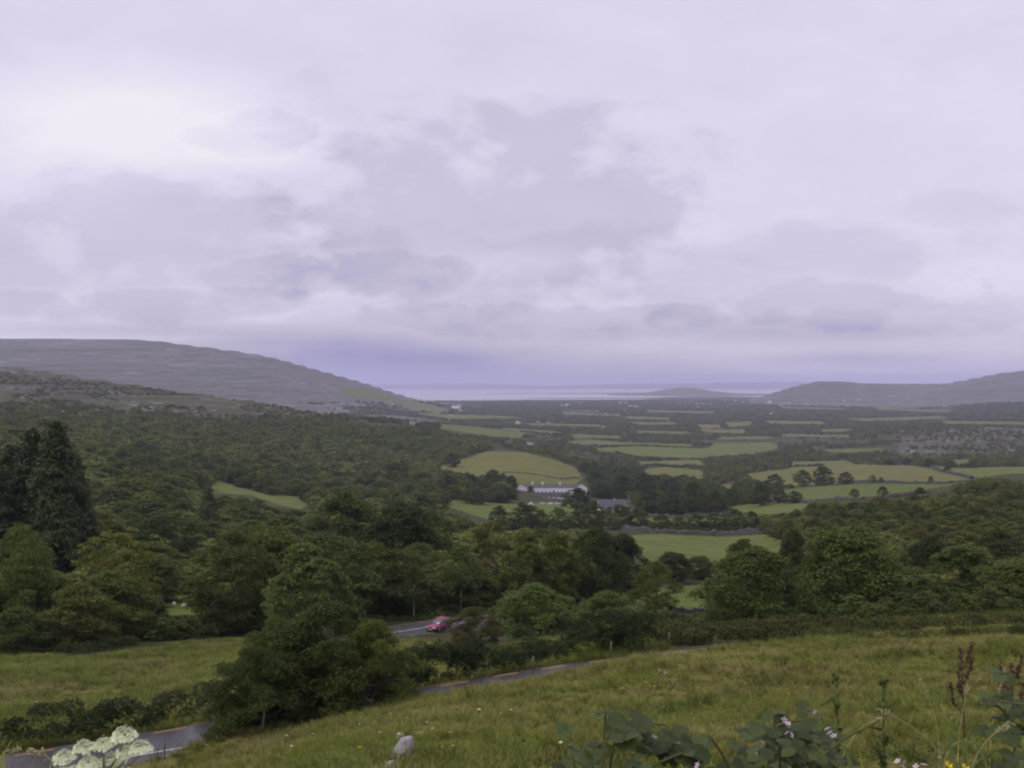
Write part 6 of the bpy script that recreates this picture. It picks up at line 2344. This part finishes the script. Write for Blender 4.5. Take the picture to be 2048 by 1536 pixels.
# tall weeds
def thistle(label, px, top, d, seed):
    rs = np.random.default_rng(seed)
    b = G(px, d)
    o = empty('thistle_plant', b, label, 'plant')
    h = -(top - CY) / F * d - b.z
    MB().tube([(0, 0, 0), (0.03, 0, h * 0.35), (0.01, 0.01, h * 0.7), (0, 0.01, h * 0.97)], [0.006, 0.005, 0.004, 0.0025], 6).build('stem', M['thistle'], o, True)
    lm = MB()
    # a spiny lobed leaf along +x
    out = [(0, 0)]
    for k in range(5):
        x = 0.12 + k * 0.18
        w = 0.20 * (1 - 0.12 * k)
        out += [(x, w * 0.4), (x + 0.05, w), (x + 0.12, w * 0.4)]
    out.append((1.05, 0))
    n = len(out)
    vs = [(x, y, 0.10 * abs(y) - 0.25 * x * x) for x, y in out] + [(x, -y, 0.10 * abs(y) - 0.25 * x * x) for x, y in out] + [(x, 0, -0.25 * x * x - 0.02) for x, _ in out]
    fs = []
    for k in range(n - 1):
        fs.append((k, 2 * n + k, 2 * n + k + 1, k + 1))
        fs.append((2 * n + k, n + k, n + k + 1, 2 * n + k + 1))
    lmesh = lm.add(vs, fs).mesh('thistle_leaf', M['thistle'])
    n = 58
    for k in range(n):
        t = 0.3 + 0.69 * (k + rs.uniform(-1.5, 1.5)) / n
        lf = link('leaf', lmesh, o, (0, 0, h * t))
        s = (0.12 * (1 - t) + 0.040) * rs.uniform(0.45, 1.35)
        lf.scale = (s,) * 3
        lf.rotation_euler = (rs.normal() * 0.45, -0.45 - 0.4 * t + rs.normal() * 0.35, k * 2.4 + rs.normal() * 0.5)
    for k in range(4):
        hd = MB().tube([(0, 0, 0), (0, 0, 0.008), (0, 0, 0.015), (0, 0, 0.020)], [0.003, 0.006, 0.006, 0.003], 7).build('flower_head', M['thistle'], o, True, (rs.normal() * 0.012, rs.normal() * 0.012, h * (0.97 + 0.008 * k)))
    return o


thistle('tall dark thistle, the left of two in the lower right', 1674, 1352, 3.4, 1)
thistle('tall dark thistle, the right of two in the lower right', 1766, 1360, 3.4, 2)


def dock(label, px, top, d, seed):
    rs = np.random.default_rng(seed)
    b = G(px, d)
    o = empty('dock_plant', b, label, 'plant')
    h = -(top - CY) / F * d - b.z
    MB().tube([(0, 0, 0), (0.02, 0, h * 0.6), (0.0, 0, h)], [0.006, 0.004, 0.002], 6).build('stem', M['dock'], o, True)
    for k in range(4):
        t0 = 0.76 + 0.055 * k
        a = rs.uniform(0, 6.28)
        L = 0.18 * (1.1 - t0 * 0.6)
        pts = [Vector((0.01, 0, h * t0)), Vector((0.3 * L * math.cos(a), 0.3 * L * math.sin(a), h * t0 + 0.5 * L)), Vector((0.42 * L * math.cos(a), 0.42 * L * math.sin(a), h * t0 + 1.2 * L))]
        mb = MB().tube(pts, [0.003, 0.002, 0.001], 5)
        n = 60
        P = []
        for _ in range(n):
            t = rs.uniform(0.25, 1)
            p = pts[0].lerp(pts[1], t * 2) if t < 0.5 else pts[1].lerp(pts[2], t * 2 - 1)
            P.append([p.x + rs.normal() * 0.005, p.y + rs.normal() * 0.005, p.z])
        V, Fc = cards(np.array(P), sph(rs, n), 0.013, rs, 0.9)
        mb.add(V.tolist(), Fc.tolist())
        mb.build('seed_spike', M['dock'], o)
    n = 110
    P = np.stack([rs.normal(size=n) * 0.006, rs.normal(size=n) * 0.006, h * rs.uniform(0.86, 1.0, n)], 1)
    V, Fc = cards(P, sph(rs, n), 0.011, rs, 0.9)
    link('seed_spike', make_mesh('seed_spike', V, Fc, [M['dock']]), o)
    return o


dock('rusty dock seed stalk standing above the grass at the right', 1922, 1296, 4.2, 1)
dock('rusty dock seed stalk close to the right edge', 2022, 1326, 4.0, 2)


def culm(label, pts, head, seed, mat='straw', r=0.0016):
    """grass stalk: pts in (px, py, d); head = length of the seed head along the tip"""
    rs = np.random.default_rng(seed)
    b = G(pts[0][0], pts[0][2])
    o = empty('grass_stalk', b, label, 'grass stalk')
    P = np.array([[0, 0, 0]] + [list(at(*q) - b) for q in pts[1:]])
    tt = np.linspace(0, 1, len(P))
    q = np.linspace(0, 1, 16)
    sm = np.stack([hermite(tt, P[:, k], pslopes(tt, P[:, k]), q) for k in range(3)], 1)
    MB().tube([tuple(p) for p in sm], list(np.linspace(r, r * 0.5, 16)), 5).build('stem', M[mat], o, True)
    if head:
        n = 46
        t = 1 - head * rs.random(n)
        Q = np.stack([np.interp(t, q, sm[:, k]) for k in range(3)], 1) + rs.normal(size=(n, 3)) * 0.004
        d = sm[-1] - sm[-4]
        V, Fc = cards(Q, unit(np.cross(d, rs.normal(size=(n, 3)))), 0.012, rs, 0.3)
        link('seed_head', make_mesh('seed_head', V, Fc, [M[mat]]), o)
    return o


def blade(label, pts, w, mat='blade'):
    b = G(pts[0][0], pts[0][2])
    P = np.array([[0, 0, 0]] + [list(at(*q) - b) for q in pts[1:]])
    tt = np.linspace(0, 1, len(P))
    q = np.linspace(0, 1, 18)
    sm = np.stack([hermite(tt, P[:, k], pslopes(tt, P[:, k]), q) for k in range(3)], 1)
    vs, fs = [], []
    for i, p in enumerate(sm):
        ww = w * (1 - 0.9 * q[i] ** 2) * 0.5
        vs += [(p[0] - ww, p[1], p[2] + ww * 0.3), (p[0], p[1] + ww * 0.3, p[2] - ww * 0.2), (p[0] + ww, p[1], p[2] + ww * 0.3)]
        if i:
            a = (i - 1) * 3
            fs += [(a, a + 1, a + 4, a + 3), (a + 1, a + 2, a + 5, a + 4)]
    o = MB().add(vs, fs).build('tall_grass', M[mat], None, True, b)
    tag(o, label, 'grass')
    return o


culm('thin seeding grass stalk rising left of the right corner bramble', [(1990, 1700, 3.0), (1980, 1520, 3.0), (1988, 1430, 3.0), (2010, 1340, 3.0)], 0.25, 1)
culm('tall thin grass stalk in front of the dock', [(1922, 1700, 3.2), (1916, 1520, 3.2), (1926, 1420, 3.2), (1934, 1372, 3.2)], 0.12, 2)
culm('leaning grass stalk crossing right of the thistles', [(1900, 1700, 3.0), (1890, 1540, 3.0), (1800, 1440, 3.0), (1760, 1420, 3.0)], 0.2, 3)
culm('arching grass stalk with drooping seed head near the right bramble', [(1880, 1700, 2.6), (1890, 1520, 2.6), (1925, 1482, 2.6), (1965, 1490, 2.6)], 0.3, 4)
culm('slender grass stalk with bent head left of the dock', [(1880, 1690, 3.2), (1878, 1500, 3.2), (1860, 1400, 3.2), (1842, 1362, 3.2)], 0.2, 5)
culm('grass stalk leaning right beside the yellow flowers', [(1930, 1700, 2.5), (1940, 1560, 2.5), (1985, 1470, 2.5), (2020, 1448, 2.5)], 0.25, 6)
culm('drooping seed grass at the far left bottom', [(-60, 1700, 2.2), (-30, 1560, 2.2), (10, 1508, 2.2), (42, 1497, 2.2)], 0.3, 7)
culm('seed grass leaning into the hogweed at the left bottom', [(140, 1720, 2.2), (112, 1536, 2.2), (92, 1512, 2.2), (58, 1500, 2.2)], 0.3, 8)
culm('thin grass stalk above the pink flowered bramble', [(1560, 1700, 2.9), (1690, 1500, 2.9), (1730, 1450, 2.9), (1762, 1438, 2.9)], 0.1, 9)
blade('broad green grass blade arching over the pink flowered bramble', [(1720, 1680, 2.3), (1702, 1540, 2.3), (1686, 1494, 2.3), (1655, 1490, 2.3)], 0.012)
blade('upright bright green grass blade left of the yellow flowers', [(1900, 1680, 2.4), (1902, 1560, 2.4), (1903, 1480, 2.4), (1905, 1450, 2.4)], 0.012)
blade('long green grass blade bending right by the yellow flowers', [(1925, 1680, 2.4), (1935, 1540, 2.4), (1925, 1480, 2.4), (1905, 1462, 2.4)], 0.010)
blade('green grass blade leaning left over the bottom edge', [(1890, 1700, 2.3), (1880, 1560, 2.3), (1860, 1522, 2.3), (1830, 1512, 2.3)], 0.011)
blade('narrow green grass blade in the bottom right', [(1965, 1700, 2.4), (1975, 1560, 2.4), (1960, 1500, 2.4), (1935, 1470, 2.4)], 0.008)


def buttercup(label, px, py, d, s=0.011):
    b = G(px, d)
    o = empty('yellow_flower', b, label, 'flower')
    p = at(px, py, d) - b
    MB().tube([(0, 0, 0), (p.x * 0.6, p.y * 0.6 + 0.01, p.z * 0.6), tuple(p)], [0.003, 0.002, 0.0015], 5).build('stem', M['stem'], o, True)
    mb = MB()
    for k in range(6):
        a = 2 * math.pi * k / 6
        c, sn = math.cos(a), math.sin(a)
        mb.add([((x * c - y * sn) * s, (x * sn + y * c) * s, z * s) for x, y, z in ((0.1, 0, 0), (0.6, -0.4, 0.25), (1.0, 0, 0.55), (0.6, 0.4, 0.25))], [(0, 1, 2, 3)])
    f = mb.build('petals', M['yellow'], o, False, tuple(p))
    f.rotation_euler = (0.6, 0.1, 0.3)


buttercup('yellow flower at the bottom edge, left of two', 1896, 1531, 2.4)
buttercup('yellow flower at the bottom edge, right of two', 1930, 1536, 2.4)
# young yellow green sprig left of the brambles


def hogweed():
    d = 1.7
    b = G(205, d)
    o = empty('hogweed', b, 'white flowering hogweed head at the bottom left corner', 'flower')
    top = at(205, 1560, d) - b
    MB().tube([(0, 0, 0), (0.01, 0, top.z * 0.5), tuple(top)], [0.010, 0.008, 0.006], 8).build('stem', M['stem'], o, True)
    rs = np.random.default_rng(6)
    um = [(128, 1514, 36), (168, 1496, 40), (208, 1489, 38), (248, 1470, 44), (281, 1496, 40), (178, 1528, 38), (224, 1521, 42), (252, 1503, 32), (150, 1546, 36), (204, 1556, 40), (246, 1550, 38)]
    for (px, py, w) in um:
        c = at(px, py, d + rs.normal() * 0.025) - b
        r = w / F * d * 0.5
        MB().tube([tuple(top), tuple(top.lerp(c, 0.6) + Vector((0, 0, -0.012))), tuple(c + Vector((0, 0, -0.012)))], [0.002, 0.0016, 0.0012], 5).build('ray', M['stem'], o, True)
        mb = MB()
        nf = 80
        for k in range(nf):
            q = math.sqrt((k + 0.5) / nf)
            a = k * 2.39996
            fc = Vector((q * r * math.cos(a), q * r * math.sin(a), 0.70 * r * (1 - q ** 2.5) + rs.normal() * 0.0016))
            out = Vector((math.cos(a), math.sin(a), 0)) * (0.9 * q) + Vector((rs.normal() * 0.2, -0.25 + rs.normal() * 0.2, 1.0 - 0.6 * q))
            out.normalize()
            t = out.cross(Vector((0.3, 0.2, 1))).normalized()
            u = out.cross(t)
            big = 0.0017 + 0.0036 * (q ** 6)
            for m in range(5):
                an = 2 * math.pi * m / 5 + a
                e = t * math.cos(an) + u * math.sin(an)
                f2 = out.cross(e)
                # outward petals of the rim are the long forked ones
                L = big * (1.9 if (q > 0.8 and e.dot(Vector((math.cos(a), math.sin(a), -0.2))) > 0.3) else 0.85)
                p0 = fc + e * 0.0005
                mb.add([p0, fc + e * L * 0.6 + f2 * L * 0.42 + out * 0.0006, fc + e * L + f2 * L * 0.22, fc + e * L * 0.8 + out * 0.0004, fc + e * L - f2 * L * 0.22, fc + e * L * 0.6 - f2 * L * 0.42 + out * 0.0006], [(0, 1, 2, 3), (0, 3, 4, 5)])
        mb.build('umbellet', M['hog'], o, False, tuple(c))


M['hog'] = simple('cream_white_hogweed_petals', (0.70, 0.76, 0.50), 0.7, 0.2, 0.16, 90.0)
hogweed()


# ----------------------------------------------------------------------------
# haze: one closed box of thin air round everything
# ----------------------------------------------------------------------------
def haze():
    m, g = material('haze_air')
    v = g.n('ShaderNodeVolumePrincipled')
    v.inputs['Color'].default_value = (0.70, 0.73, 1.0, 1)
    v.inputs['Density'].default_value = 0.000076
    v.inputs['Anisotropy'].default_value = 0.0
    o = g.n('ShaderNodeOutputMaterial')
    g.l(v.outputs[0], o.inputs['Volume'])
    mb = MB()
    x, y0, y1, z0, z1 = 31000.0, -60.0, 35000.0, -152.0, 248.0
    mb.box((0, (y0 + y1) / 2, (z0 + z1) / 2), (2 * x, y1 - y0, z1 - z0))
    ob = mb.build('haze', m)
    tag(ob, 'thin pale haze filling the valley air', 'haze', kind='stuff')


haze()


def settle_labels():
    """where several alike things would still share a label, say which of them each one is"""
    by = {}
    for o in S.objects:
        if o.parent is None and o.get('category') and o.get('label'):
            by.setdefault(o['label'], []).append(o)
    for lab, lst in by.items():
        if 1 < len(lst) <= 12:
            lst.sort(key=lambda o: o.location.x / max(o.location.y, 0.1))
            for k, o in enumerate(lst):
                w = ORD[k] if k < len(lst) - 1 else 'rightmost'
                o['label'] = '%s of the %ss' % (w, lab) if False else '%s %s' % (w, lab)


settle_labels()
